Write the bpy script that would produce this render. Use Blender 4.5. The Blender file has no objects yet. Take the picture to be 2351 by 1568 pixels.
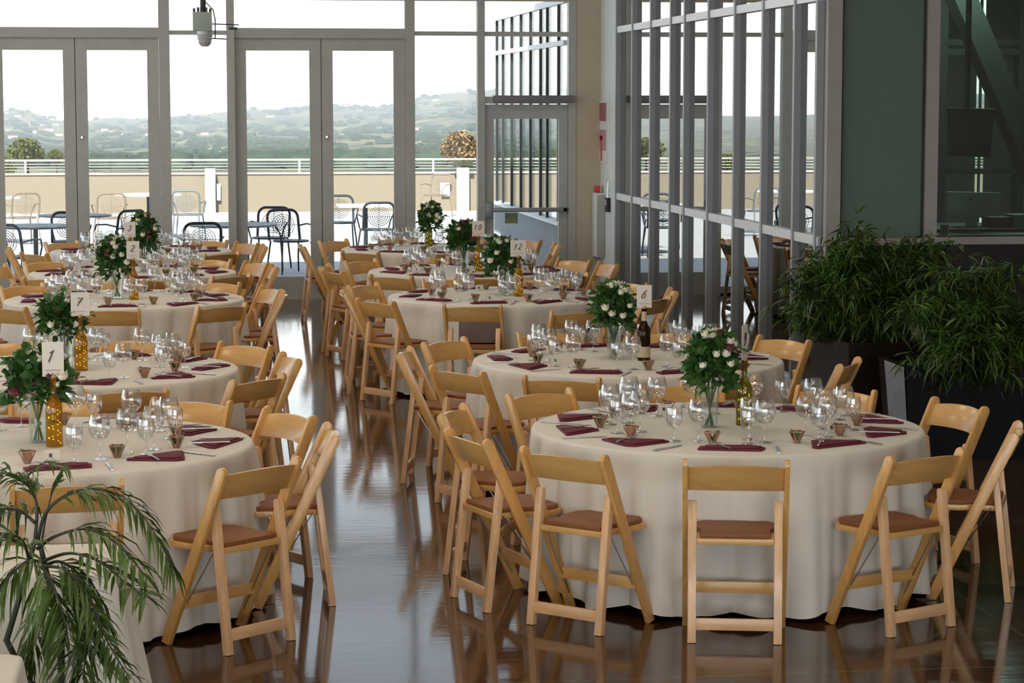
import bpy, bmesh, random
from math import *
from mathutils import Vector, Matrix
random.seed(7)
C = bpy.context.scene.collection
S = bpy.context.scene

# ------------------------------------------------------------------ camera
FPX, CAMH = 5400.0, 2.28
TH = atan(552 / FPX)
YAW = atan(735 * cos(TH) / FPX)
cam_d = bpy.data.cameras.new('camera')
cam = bpy.data.objects.new('camera', cam_d); C.objects.link(cam)
cam_d.sensor_width = 36.0; cam_d.lens = 36.0 * FPX / 2351
cam_d.clip_end = 12000
cam.location = (0, 0, CAMH)
cam.rotation_euler = (pi / 2 - TH, 0, -YAW)
S.camera = cam
cam_d.dof.use_dof = False
cF = Vector((sin(YAW) * cos(TH), cos(YAW) * cos(TH), -sin(TH)))
cR = Vector((cos(YAW), -sin(YAW), 0)); cU = cR.cross(cF)

# ------------------------------------------------------------------ world, sun, exposure
w = bpy.data.worlds.new('sky'); S.world = w; w.use_nodes = True
bg = w.node_tree.nodes['Background']
_N = w.node_tree.nodes; _L = w.node_tree.links
_tc = _N.new('ShaderNodeTexCoord'); _sx = _N.new('ShaderNodeSeparateXYZ'); _L.new(_tc.outputs['Generated'], _sx.inputs[0])
_rp = _N.new('ShaderNodeValToRGB'); _L.new(_sx.outputs['Z'], _rp.inputs[0])
_e = _rp.color_ramp.elements                      # hazy white horizon fading into blue sky (colour at sine of elevation), strength 4.2
_e[0].position = 0.0; _e[0].color = (.80, .84, .87, 1); _e[1].position = 1.0; _e[1].color = (.135, .17, .22, 1)
for _p, _c in ((.105, (.78, .83, .88, 1)), (.16, (.26, .29, .325, 1)), (.25, (.155, .18, .215, 1))):
    _x = _e.new(_p); _x.color = _c
_L.new(_rp.outputs[0], bg.inputs[0]); bg.inputs[1].default_value = 4.2
sd = bpy.data.lights.new('sun', 'SUN'); sd.energy = 9.5; sd.angle = 0.02; sd.color = (1, .95, .86)
sun = bpy.data.objects.new('sun', sd); C.objects.link(sun)
sun.rotation_euler = (radians(50), 0, radians(-12))
def area(name, loc, rot, sx, sy, e, col, portal=False):
    d = bpy.data.lights.new(name, 'AREA'); d.shape = 'RECTANGLE'; d.size = sx; d.size_y = sy
    d.energy = e; d.color = col
    if portal: d.cycles.is_portal = True
    o = bpy.data.objects.new(name, d); C.objects.link(o); o.location = loc; o.rotation_euler = rot
    return o
area('window_portal_far', (-1.0, 27.0, 2.5), (radians(-90), 0, 0), 15, 5.0, 1, (1, 1, 1), True)
area('window_portal_left', (-8.9, 12, 1.75), (radians(90), 0, radians(-90)), 28, 3.2, 1, (1, 1, 1), True)
# unseen ceiling lamps of the hall
for lx in (-5.5, -2.0, 1.5):
    for ly in (-2.0, 3.0, 8.0, 13.0, 18.0, 23.0):
        area('ceiling_lamp_light', (lx, ly, 5.10), (0, 0, 0), 1.2, 1.2, 40, (1, .84, .64))
area('rear_fill_light', (0, -5.9, 1.9), (radians(90), 0, 0), 14, 2.6, 430, (.90, .95, 1))  # fill light added behind the camera to brighten surfaces facing it
area('office_fill_light', (6.8, 20.2, 3.4), (0, 0, 0), 1.2, 1.2, 60, (.88, 1, .95)).data.energy = 75  # fill light added to brighten the dim office behind the glass
S.view_settings.view_transform = 'Standard'; S.view_settings.look = 'None'
S.view_settings.exposure = 0.0; S.view_settings.gamma = 1.0; S.view_settings.use_curve_mapping = False
cy = S.cycles
cy.max_bounces = 8; cy.diffuse_bounces = 3; cy.glossy_bounces = 5; cy.transmission_bounces = 4
cy.transparent_max_bounces = 64; cy.caustics_reflective = False; cy.caustics_refractive = False
cy.sample_clamp_indirect = 4.0; cy.use_denoising = True; cy.blur_glossy = 0.5
cy.use_adaptive_sampling = True; cy.adaptive_threshold = 0.035

# ------------------------------------------------------------------ helpers
def ray(px, py): return cF + cR * ((px - 1175.5) / FPX) - cU * ((py - 784) / FPX)
def at(px, py, Y):
    r = ray(px, py); return Vector((0, 0, CAMH)) + r * (Y / r.y)
def project(p):
    d = Vector(p) - Vector((0, 0, CAMH)); k = d.dot(cF)
    return 1175.5 + FPX * d.dot(cR) / k, 784 - FPX * d.dot(cU) / k

def rgb(r, g, b):
    f = lambda c: ((c / 255 + .055) / 1.055) ** 2.4 if c > 10 else c / 255 / 12.92
    return (f(r), f(g), f(b), 1)

def mat(name, col, rough=.5, metal=0, var=.12, scale=8, bump=0, bscale=40, coat=0, stretch=None, spec=.5, emis=None, sheen=0):
    m = bpy.data.materials.new(name); m.use_nodes = True; nt = m.node_tree; N = nt.nodes; L = nt.links
    b = N['Principled BSDF']; b.inputs['Roughness'].default_value = rough; b.inputs['Metallic'].default_value = metal
    b.inputs['Specular IOR Level'].default_value = spec
    b.inputs['Coat Weight'].default_value = coat; b.inputs['Coat Roughness'].default_value = .12
    if sheen: b.inputs['Sheen Weight'].default_value = sheen
    tc = N.new('ShaderNodeTexCoord'); mp = N.new('ShaderNodeMapping'); L.new(tc.outputs['Object'], mp.inputs[0])
    if stretch: mp.inputs['Scale'].default_value = stretch
    n = N.new('ShaderNodeTexNoise'); n.inputs['Scale'].default_value = scale; n.inputs['Detail'].default_value = 4
    L.new(mp.outputs[0], n.inputs['Vector'])
    r = N.new('ShaderNodeValToRGB'); c = Vector(col[:3])
    r.color_ramp.elements[0].position = .3; r.color_ramp.elements[1].position = .7
    r.color_ramp.elements[0].color = (*(c * (1 - var)), 1); r.color_ramp.elements[1].color = (*[min(1, v * (1 + var)) for v in c], 1)
    L.new(n.outputs[0], r.inputs[0]); L.new(r.outputs[0], b.inputs['Base Color'])
    if bump:
        n2 = N.new('ShaderNodeTexNoise'); n2.inputs['Scale'].default_value = bscale; L.new(mp.outputs[0], n2.inputs['Vector'])
        bp = N.new('ShaderNodeBump'); bp.inputs['Strength'].default_value = bump; bp.inputs['Distance'].default_value = .01
        L.new(n2.outputs[0], bp.inputs['Height']); L.new(bp.outputs[0], b.inputs['Normal'])
    if emis:
        b.inputs['Emission Color'].default_value = (*emis[0], 1); b.inputs['Emission Strength'].default_value = emis[1]
    return m

def glass(name, tint, f0, f1, power, rough=0.0, extra=None):
    """thin glass: passes light straight through, reflects more at grazing angles"""
    m = bpy.data.materials.new(name); m.use_nodes = True; nt = m.node_tree; N = nt.nodes; L = nt.links
    for n in list(N):
        if n.type != 'OUTPUT_MATERIAL': N.remove(n)
    out = [n for n in N if n.type == 'OUTPUT_MATERIAL'][0]
    tr = N.new('ShaderNodeBsdfTransparent'); tr.inputs[0].default_value = (*tint, 1)
    gl = N.new('ShaderNodeBsdfGlossy'); gl.inputs['Roughness'].default_value = rough
    lw = N.new('ShaderNodeLayerWeight'); lw.inputs[0].default_value = .5
    pw = N.new('ShaderNodeMath'); pw.operation = 'POWER'; pw.inputs[1].default_value = power
    ma = N.new('ShaderNodeMath'); ma.operation = 'MULTIPLY_ADD'; ma.inputs[1].default_value = f1; ma.inputs[2].default_value = f0
    L.new(lw.outputs['Facing'], pw.inputs[0]); L.new(pw.outputs[0], ma.inputs[0])
    mx = N.new('ShaderNodeMixShader'); L.new(ma.outputs[0], mx.inputs[0]); L.new(tr.outputs[0], mx.inputs[1]); L.new(gl.outputs[0], mx.inputs[2])
    if extra:
        df = N.new('ShaderNodeBsdfDiffuse'); df.inputs[0].default_value = (*extra[0], 1)
        tl = N.new('ShaderNodeBsdfTranslucent'); tl.inputs[0].default_value = (*extra[0], 1)
        ad = N.new('ShaderNodeMixShader'); ad.inputs[0].default_value = .4; L.new(df.outputs[0], ad.inputs[1]); L.new(tl.outputs[0], ad.inputs[2])
        m2 = N.new('ShaderNodeMixShader'); m2.inputs[0].default_value = extra[1]; L.new(mx.outputs[0], m2.inputs[1]); L.new(ad.outputs[0], m2.inputs[2]); mx = m2
    L.new(mx.outputs[0], out.inputs[0])
    return m

class MB:
    def __init__(s): s.v = []; s.f = []
    def add(s, vs, fs):
        o = len(s.v); s.v += [tuple(v) for v in vs]; s.f += [tuple(i + o for i in f) for f in fs]; return s
    def box(s, x0, x1, y0, y1, z0, z1):
        return s.add([(x0,y0,z0),(x1,y0,z0),(x1,y1,z0),(x0,y1,z0),(x0,y0,z1),(x1,y0,z1),(x1,y1,z1),(x0,y1,z1)],
                     [(3,2,1,0),(4,5,6,7),(0,1,5,4),(1,2,6,5),(2,3,7,6),(3,0,4,7)])
    def bar(s, p, q, wd, tk, side=(1, 0, 0)):
        p = Vector(p); q = Vector(q); d = (q - p).normalized(); sd_ = Vector(side); sd_ = (sd_ - d * sd_.dot(d)).normalized(); n = d.cross(sd_)
        a = sd_ * wd / 2; b = n * tk / 2
        vs = [p - a - b, p + a - b, p + a + b, p - a + b, q - a - b, q + a - b, q + a + b, q - a + b]
        return s.add(vs, [(3,2,1,0),(4,5,6,7),(0,1,5,4),(1,2,6,5),(2,3,7,6),(3,0,4,7)])
    def prism(s, pts, vec):
        n = len(pts); vec = Vector(vec)
        return s.add([Vector(p) for p in pts] + [Vector(p) + vec for p in pts],
                     [tuple(range(n))[::-1], tuple(range(n, 2 * n))] + [(i, (i + 1) % n, n + (i + 1) % n, n + i) for i in range(n)])
    def tube(s, pts, r, n=8, cap=True):
        pts = [Vector(p) for p in pts]; rs = r if isinstance(r, (list, tuple)) else [r] * len(pts)
        rings = []; up = None
        for i, p in enumerate(pts):
            t = (pts[min(i + 1, len(pts) - 1)] - pts[max(i - 1, 0)])
            t = t.normalized() if t.length > 1e-9 else Vector((0, 0, 1))
            if up is None: up = t.orthogonal().normalized()
            up = up - t * up.dot(t); up = up.normalized() if up.length > 1e-6 else t.orthogonal().normalized()
            b = t.cross(up)
            rings.append([p + (up * cos(2 * pi * k / n) + b * sin(2 * pi * k / n)) * rs[i] for k in range(n)])
        vs = [v for rg in rings for v in rg]; fs = []
        for i in range(len(pts) - 1):
            for k in range(n): fs.append((i * n + k, i * n + (k + 1) % n, (i + 1) * n + (k + 1) % n, (i + 1) * n + k))
        if cap: fs.append(tuple(range(n))[::-1]); fs.append(tuple((len(pts) - 1) * n + k for k in range(n)))
        return s.add(vs, fs)
    def lathe(s, prof, n=24, c=(0, 0, 0), closed=False):
        vs = []; fs = []; m = len(prof)
        for r, z in prof:
            for k in range(n): vs.append((c[0] + r * cos(2 * pi * k / n), c[1] + r * sin(2 * pi * k / n), c[2] + z))
        for i in range(m - 1):
            for k in range(n): fs.append((i * n + k, i * n + (k + 1) % n, (i + 1) * n + (k + 1) % n, (i + 1) * n + k))
        if prof[0][0] > 1e-4 and closed: fs.append(tuple(range(n))[::-1])
        if prof[-1][0] > 1e-4 and closed: fs.append(tuple((m - 1) * n + k for k in range(n)))
        return s.add(vs, fs)
    def sphere(s, c, r, n=8, m=6, sq=(1, 1, 1), jit=0):
        vs = [(c[0], c[1], c[2] - r * sq[2])]; fs = []
        for i in range(1, m):
            a = -pi / 2 + pi * i / m
            for k in range(n):
                j = 1 + random.uniform(-jit, jit)
                vs.append((c[0] + r * sq[0] * j * cos(a) * cos(2 * pi * k / n), c[1] + r * sq[1] * j * cos(a) * sin(2 * pi * k / n), c[2] + r * sq[2] * j * sin(a)))
        vs.append((c[0], c[1], c[2] + r * sq[2])); T = len(vs) - 1
        for k in range(n): fs.append((0, 1 + (k + 1) % n, 1 + k)); fs.append((T, T - n + k, T - n + (k + 1) % n))
        for i in range(m - 2):
            for k in range(n): fs.append((1 + i * n + k, 1 + i * n + (k + 1) % n, 1 + (i + 1) * n + (k + 1) % n, 1 + (i + 1) * n + k))
        return s.add(vs, fs)
    def leaf(s, p, d, ln, wd, up=(0, 0, 1), droop=.3):
        p = Vector(p); d = Vector(d).normalized(); sd_ = d.cross(Vector(up)); sd_ = sd_.normalized() if sd_.length > 1e-4 else d.orthogonal().normalized()
        m1 = p + d * ln * .35; m2 = p + d * ln * .7 - Vector((0, 0, droop * ln * .3)); e = p + d * ln - Vector((0, 0, droop * ln))
        return s.add([p, m1 + sd_ * wd / 2, m1 - sd_ * wd / 2, m2 + sd_ * wd * .36, m2 - sd_ * wd * .36, e], [(0, 1, 2), (1, 3, 4, 2), (3, 5, 4)])
    def build(s, name, m, parent=None, smooth=None, bevel=0, loc=None, rot=None):
        me = bpy.data.meshes.new(name); me.from_pydata(s.v, [], s.f); me.update()
        if bevel:
            bm = bmesh.new(); bm.from_mesh(me); bmesh.ops.remove_doubles(bm, verts=bm.verts, dist=1e-5)
            es = [e for e in bm.edges if len(e.link_faces) == 2 and e.calc_face_angle(0) > radians(35)]
            bmesh.ops.bevel(bm, geom=es, offset=bevel, segments=2, affect='EDGES', profile=.6)
            bm.to_mesh(me); bm.free()
        if smooth or bevel:
            me.polygons.foreach_set('use_smooth', [True] * len(me.polygons))
            me.set_sharp_from_angle(angle=radians(smooth or 40))
        me.materials.append(m)
        o = bpy.data.objects.new(name, me); C.objects.link(o)
        if parent: o.parent = parent
        if loc is not None: o.location = loc
        if rot is not None: o.rotation_euler = rot
        return o

def tag(o, label, cat, group=None, kind=None):
    o['label'] = label; o['category'] = cat
    if group: o['group'] = group
    if kind: o['kind'] = kind
    return o
def thing(name, label, cat, loc=(0, 0, 0), rz=0, group=None):
    o = bpy.data.objects.new(name, None); C.objects.link(o); o.location = loc; o.rotation_euler = (0, 0, rz)
    return tag(o, label, cat, group)
def struct(name, mb, m, parent=None, **k):
    o = mb.build(name, m, parent, **k)
    if not parent: o['kind'] = 'structure'
    return o
def sempty(name):
    o = bpy.data.objects.new(name, None); C.objects.link(o); o['kind'] = 'structure'; return o
def dup(root, loc, rz, label, group=None):
    r = root.copy(); C.objects.link(r); r.location = loc; r.rotation_euler = (0, 0, rz); r['label'] = label
    if group: r['group'] = group
    for ch in list(KIDS[root.name]):
        c = ch.copy(); C.objects.link(c); c.parent = r
        for g in KIDS.get(ch.name, []):
            d = g.copy(); C.objects.link(d); d.parent = c
    return r
KIDS = {}
def kids(root):
    KIDS[root.name] = [o for o in C.objects if o.parent == root]
    for k in KIDS[root.name]:
        g = [o for o in C.objects if o.parent == k]
        if g: KIDS[k.name] = g

# ------------------------------------------------------------------ materials
M = {}
M['alu'] = mat('grey_painted_aluminium', (.40, .40, .375), .45, 0, .05)
M['mull'] = mat('mid_grey_mullion_paint', (.27, .28, .30), .45, .1, .04)
M['alu_light'] = mat('light_grey_aluminium', (.55, .56, .58), .4, .3, .04)
M['warm_post'] = mat('warm_grey_post_paint', (.33, .30, .28), .5, 0, .06)
M['seal'] = mat('dark_rubber_seal', (.03, .03, .03), .7)
M['wall_w'] = mat('white_wall_paint', (.70, .72, .70), .8, 0, .03)
M['wall_b'] = mat('beige_wall_paint', (.50, .42, .32), .8, 0, .04)
M['ceil'] = mat('ceiling_paint', (.50, .47, .44), .85, 0, .03)
M['win'] = glass('window_glass', (.955, .975, .975), .006, .85, 5)
M['win_r'] = glass('coated_mirror_like_glass', (.34, .40, .39), .10, .9, 1.15)
M['win_o'] = glass('office_glass', (.62, .72, .68), .05, .5, 3)
M['frost'] = glass('frosted_green_glass', (.25, .34, .29), .04, .5, 4, .25, ((.23, .30, .25), .85))
M['crystal'] = glass('drinking_glass', (.985, .988, .99), .12, .83, 2.6, .01)
M['vase'] = glass('vase_glass', (.93, .97, .95), .08, .8, 2.2, .02)
M['wood'] = mat('honey_maple_wood', (.65, .355, .11), .32, 0, .11, 6, 0, 40, .35, (7, 7, 1))
M['wood2'] = mat('pale_maple_wood', (.74, .45, .24), .34, 0, .16, 6, 0, 40, .3, (6, 6, 1))
M['woodh'] = mat('honey_maple_wood_crosswise', (.65, .365, .12), .32, 0, .10, 6, 0, 40, .35, (1, 7, 7))
M['wood2h'] = mat('pale_maple_wood_crosswise', (.74, .45, .24), .34, 0, .10, 6, 0, 40, .3, (1, 7, 7))
M['pad'] = mat('brown_vinyl', (.235, .082, .022), .62, 0, .08, 20, .1, 200)
M['steel'] = mat('brushed_steel', (.62, .62, .62), .28, 1, .05)
M['cloth'] = mat('ivory_tablecloth_fabric', (.72, .68, .615), .85, 0, .025, 6, .12, 300, sheen=.15)
M['burg'] = mat('burgundy_napkin_fabric', (.125, .006, .022), .75, 0, .2, 20, .2, 200)
M['copper'] = mat('copper_wire_frame', (.42, .235, .155), .4, .4, .15)
M['moss'] = mat('succulent_green', (.10, .16, .05), .6, 0, .3, 40)
M['card'] = mat('cream_card_stock', (.74, .68, .62), .8, 0, .03)
M['ink'] = mat('dark_ink', (.07, .05, .05), .6, 0, .05)
M['rose_ink'] = mat('dusty_rose_ink', (.48, .27, .28), .6, 0, .05)
M['petal'] = mat('cream_petals', (.80, .77, .62), .6, 0, .12, 30)
M['petal2'] = mat('wine_red_berries', (.12, .02, .03), .5, 0, .3, 30)
M['leafA'] = mat('bouquet_green', (.036, .105, .020), .45, 0, .45, 25)
M['leafB'] = mat('bamboo_leaf_green', (.040, .085, .010), .42, 0, .6, 5)
M['leafP'] = mat('palm_leaf_green', (.055, .10, .015), .40, 0, .5, 7)
M['stemP'] = mat('dark_palm_stem', (.035, .04, .02), .5, 0, .2)
M['stemB'] = mat('bamboo_stem', (.10, .12, .035), .5, 0, .3)
M['amber'] = glass('amber_bottle_glass', (.80, .52, .05), .08, .7, 3, .03, ((.36, .22, .01), .35))
M['olive'] = glass('olive_bottle_glass', (.55, .55, .10), .07, .7, 3, .03, ((.18, .14, .015), .4))
M['brownb'] = glass('brown_bottle_glass', (.22, .10, .04), .07, .7, 3, .03, ((.035, .015, .006), .7))
M['cork'] = mat('cork', (.50, .33, .18), .8, 0, .2, 60)
M['kraft'] = mat('kraft_label_paper', (.55, .42, .28), .8, 0, .05)
M['fairy'] = mat('warm_fairy_light', (1, .8, .4), .5, 0, 0, emis=((1, .68, .25), 4))
M['black'] = mat('black_plastic', (.010, .009, .009), .45, 0, .1)
M['planter'] = mat('dark_brown_planter', (.018, .012, .011), .3, 0, .1)
M['planter_s'] = mat('glossy_black_planter', (.02, .022, .03), .12, .5, .1)
M['panel'] = mat('black_wall_panel', (.006, .005, .006), .3, 0, .1)
M['soil'] = mat('potting_soil', (.03, .02, .015), .9, 0, .3, 60)
M['terr'] = mat('pale_terrace_concrete', (.50, .50, .49), .75, 0, .04, 3)
M['parapet'] = mat('beige_parapet_stucco', (.235, .20, .150), .9, 0, .03)
M['whitecol'] = mat('white_painted_plaster', (.85, .85, .84), .7, 0, .02)
M['rail'] = mat('galvanised_rail', (.45, .44, .40), .5, .2)
M['outm'] = mat('charcoal_outdoor_metal', (.022, .028, .036), .45, .2, .1)
M['outt'] = mat('outdoor_table_metal', (.16, .17, .18), .5, .1, .05)
M['outb'] = mat('sand_coated_outdoor_metal', (.22, .17, .13), .6, 0, .05)
M['closer'] = mat('dull_grey_closer_cover', (.16, .15, .16), .5, 0, .1)
M['bar'] = mat('worn_grey_bar_metal', (.22, .23, .23), .4, .5, .1)
M['upper'] = mat('dark_grey_upper_wall', (.07, .065, .06), .8, 0, .05)
M['highlight'] = mat('painted_planter_side_highlight', (.55, .60, .68), .42, .85, .1)  # pale tone painted in for windows reflected on the black planter
M['corr'] = mat('pale_corrugated_panel', (.42, .44, .48), .6, 0, .04)
M['red'] = mat('faded_red_sign_paint', (.34, .12, .13), .5, 0, .1)
M['redb'] = mat('bright_red_plastic', (.55, .03, .03), .4, 0, .1)
M['signw'] = mat('white_sign_face', (.75, .72, .70), .6, 0, .02)
M['yel'] = mat('olive_sticker', (.22, .25, .12), .6, 0, .1)
M['hang'] = mat('grey_green_enamel', (.34, .40, .35), .5, 0, .05)
M['office'] = mat('office_grey_paint', (.16, .20, .19), .8, 0, .06)
M['dksteel'] = mat('dark_green_black_steel', (.02, .028, .026), .5, .1, .1)
M['imac'] = mat('silver_computer_back', (.30, .34, .34), .4, .2, .04)
M['blueb'] = mat('slate_blue_binder', (.07, .13, .16), .6, 0, .05)

def floor_mat():
    m = bpy.data.materials.new('polished_brown_concrete'); m.use_nodes = True; nt = m.node_tree; N = nt.nodes; L = nt.links
    b = N['Principled BSDF']; tc = N.new('ShaderNodeTexCoord')
    n = N.new('ShaderNodeTexNoise'); n.inputs['Scale'].default_value = 1.3; n.inputs['Detail'].default_value = 8; L.new(tc.outputs['Object'], n.inputs['Vector'])
    r = N.new('ShaderNodeValToRGB'); r.color_ramp.elements[0].position = .35; r.color_ramp.elements[1].position = .68
    r.color_ramp.elements[0].color = (.036, .014, .006, 1); r.color_ramp.elements[1].color = (.070, .030, .013, 1); L.new(n.outputs[0], r.inputs[0])
    # saw-cut joints
    sx = N.new('ShaderNodeSeparateXYZ'); L.new(tc.outputs['Object'], sx.inputs[0])
    def joint(sock, period, off):
        a = N.new('ShaderNodeMath'); a.operation = 'ADD'; a.inputs[1].default_value = off; L.new(sock, a.inputs[0])
        mo = N.new('ShaderNodeMath'); mo.operation = 'PINGPONG'; mo.inputs[1].default_value = period / 2; L.new(a.outputs[0], mo.inputs[0])
        lt = N.new('ShaderNodeMath'); lt.operation = 'LESS_THAN'; lt.inputs[1].default_value = .006; L.new(mo.outputs[0], lt.inputs[0]); return lt
    j1 = joint(sx.outputs[0], 3.2, 2.9); j2 = joint(sx.outputs[1], 3.2, .6)
    mx = N.new('ShaderNodeMath'); mx.operation = 'MAXIMUM'; L.new(j1.outputs[0], mx.inputs[0]); L.new(j2.outputs[0], mx.inputs[1])
    mc = N.new('ShaderNodeMixRGB'); mc.inputs[2].default_value = (.12, .085, .06, 1); L.new(mx.outputs[0], mc.inputs[0]); L.new(r.outputs[0], mc.inputs[1]); L.new(mc.outputs[0], b.inputs['Base Color'])
    n2 = N.new('ShaderNodeTexNoise'); n2.inputs['Scale'].default_value = 3.0; n2.inputs['Detail'].default_value = 5; L.new(tc.outputs['Object'], n2.inputs['Vector'])
    rr = N.new('ShaderNodeMapRange'); rr.inputs['To Min'].default_value = .05; rr.inputs['To Max'].default_value = .12; L.new(n2.outputs[0], rr.inputs['Value']); L.new(rr.outputs[0], b.inputs['Roughness'])
    mp = N.new('ShaderNodeMapping'); mp.inputs['Scale'].default_value = (1.2, 7, 1); L.new(tc.outputs['Object'], mp.inputs[0])
    n3 = N.new('ShaderNodeTexNoise'); n3.inputs['Scale'].default_value = 2.2; n3.inputs['Detail'].default_value = 3; L.new(mp.outputs[0], n3.inputs['Vector'])
    bp = N.new('ShaderNodeBump'); bp.inputs['Strength'].default_value = .05; bp.inputs['Distance'].default_value = .01; L.new(n3.outputs[0], bp.inputs['Height']); L.new(bp.outputs[0], b.inputs['Normal'])
    b.inputs['Specular IOR Level'].default_value = .5; b.inputs['IOR'].default_value = 1.55
    return m
M['floor'] = floor_mat()

# ------------------------------------------------------------------ the hall shell
FY, RX, PY = 27.2, 4.72, 17.3          # far window wall, right glass wall, front-facing office wall
struct('floor', MB().box(-9, 9, -6, FY, -.2, 0), M['floor'])
struct('ceiling', MB().box(-9, 9, -6, FY + .25, 5.2, 5.4), M['ceil'])
struct('wall_back', MB().box(-9.2, 9, -6.2, -6, 0, .5).box(-9.2, 9, -6.2, -6, 3.3, 5.3).box(-9.2, -7.1, -6.2, -6, .5, 3.3).box(7.1, 9, -6.2, -6, .5, 3.3), M['wall_b'])
struct('window_9', MB().box(-7.1, 7.1, -6.11, -6.09, .5, 3.3), M['win'])
lw = MB(); lw.box(-9.2, -9, -6, FY, 0, .35); lw.box(-9.2, -9, -6, FY, 3.3, 5.3)
for k in range(9): lw.box(-9.2, -9, -6 + k * 4.1, -5.85 + k * 4.1, .35, 3.3)
struct('wall_left', lw, M['wall_w'])
struct('window_1', MB().box(-9.11, -9.09, -6, FY, .35, 3.3), M['win'])
struct('wall_right', MB().box(8.8, 9, -6, 23.55, 0, 5.3), M['wall_b'])
fw = MB(); fw.box(-9, 4.424, FY - .02, FY + .10, 3.43, 3.55); fw.box(-9, 4.424, FY - .02, FY + .25, 5.0, 5.3); fw.box(RX + .12, 9, FY - .02, FY + .25, 3.43, 5.3); fw.box(4.424, RX + .12, FY - .06, FY + .2, 0, 5.3)
struct('wall_far', fw, M['wall_b'])
struct('wall_corner', MB().box(RX, RX + .12, 25.92, FY - .06, 0, 5.2), M['wall_w'])
struct('trim_1', MB().box(-9, 4.42, FY - .05, FY + .12, 0, .02), M['alu'])

# far window wall ---------------------------------------------------
def leaf_door(parent, x0, x1, z1=2.993, hinge=.13, top=.14, bot=.245, y=FY, hz=None):
    f = MB(); a, b = y - .025, y + .025
    f.box(x0, x0 + hinge, a, b, .02, z1); f.box(x1 - hinge, x1, a, b, .02, z1)
    f.box(x0 + hinge, x1 - hinge, a, b, z1 - top, z1); f.box(x0 + hinge, x1 - hinge, a, b, .02, .02 + bot)
    lf = f.build('door_leaf', M['alu'], parent)
    MB().box(x0 + hinge - .004, x1 - hinge + .004, y - .006, y + .006, .02 + bot - .004, z1 - top + .004).build('door_glass', M['win'], lf)
    return lf
def frame_piece(parent, *boxes, m='alu', name='door_frame'):
    f = MB()
    for b in boxes: f.box(*b)
    return f.build(name, M[m], parent)
d1 = sempty('door_1')
frame_piece(d1, (-.366, -.243, FY - .07, FY + .07, .0, 3.43), (-2.35, -2.24, FY - .07, FY + .07, 0, 3.43), (-2.24, -.366, FY - .07, FY + .07, 2.994, 3.108))
leaf_door(d1, -2.238, -1.308); leaf_door(d1, -1.300, -.368); MB().box(-1.308, -1.300, FY - .01, FY + .02, .02, 2.993).build('meeting_seal', M['seal'], d1)
MB().box(-2.24, -.366, FY - .006, FY + .006, 3.108, 3.43).build('transom_glass', M['win'], d1)
d2 = sempty('door_2')
frame_piece(d2, (.398, .487, FY - .12, FY + .07, 0, 3.43), (2.436, 2.547, FY - .07, FY + .07, 0, 3.43), (.487, 2.436, FY - .07, FY + .07, 2.994, 3.108))
leaf_door(d2, .489, 1.468); leaf_door(d2, 1.476, 2.434); MB().box(1.468, 1.476, FY - .01, FY + .02, .02, 2.993).build('meeting_seal', M['seal'], d2)
MB().box(.487, 2.436, FY - .006, FY + .006, 3.108, 3.43).build('transom_glass', M['win'], d2)
MB().lathe([(.016, 0), (.02, .01), (.014, .03)], 10, closed=True).build('lock_cylinder', M['steel'], d2, loc=(1.53, FY - .026, 1.87), rot=(radians(90), 0, 0))
MB().lathe([(.016, 0), (.02, .01), (.014, .03)], 10, closed=True).build('lock_cylinder', M['steel'], d1, loc=(-1.24, FY - .026, 1.87), rot=(radians(90), 0, 0))
def sidelight(name, x0, x1):
    w_ = sempty(name)
    frame_piece(w_, (x0, x1, FY - .05, FY + .05, 3.03, 3.078), (x0, x1, FY - .05, FY + .05, 0, .1), name='window_frame')
    MB().box(x0, x1, FY - .006, FY + .006, .1, 3.03).build('window_pane', M['win'], w_)
    MB().box(x0, x1, FY - .006, FY + .006, 3.078, 3.43).build('window_pane', M['win'], w_)
    return w_
w8 = sempty('window_8')
for x0, x1 in ((-9, -3.15), (-3.1, -.30), (-.25, .44), (.49, 2.49), (2.55, 3.31), (3.36, 4.42)): MB().box(x0, x1, FY - .006, FY + .006, 3.55, 5.0).build('window_pane', M['win'], w8)
frame_piece(w8, *[(x, x + .06, FY - .05, FY + .05, 3.55, 5.0) for x in (-3.15, -.305, .435, 2.49, 3.31)], name='window_frame')
sidelight('window_2', -.243, .398); sidelight('window_3', 2.547, 3.273); sidelight('window_4', -3.1, -2.35)
w5 = sempty('window_5')
frame_piece(w5, (-3.2, -3.1, FY - .07, FY + .07, 0, 3.43), (-9, -3.2, FY - .05, FY + .05, 3.0, 3.08), (-5, -4.9, FY - .05, FY + .05, 0, 3.43), (-7, -6.9, FY - .05, FY + .05, 0, 3.43), name='window_frame')
MB().box(-9, -3.2, FY - .006, FY + .006, .02, 3.43).build('window_pane', M['win'], w5)
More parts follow.
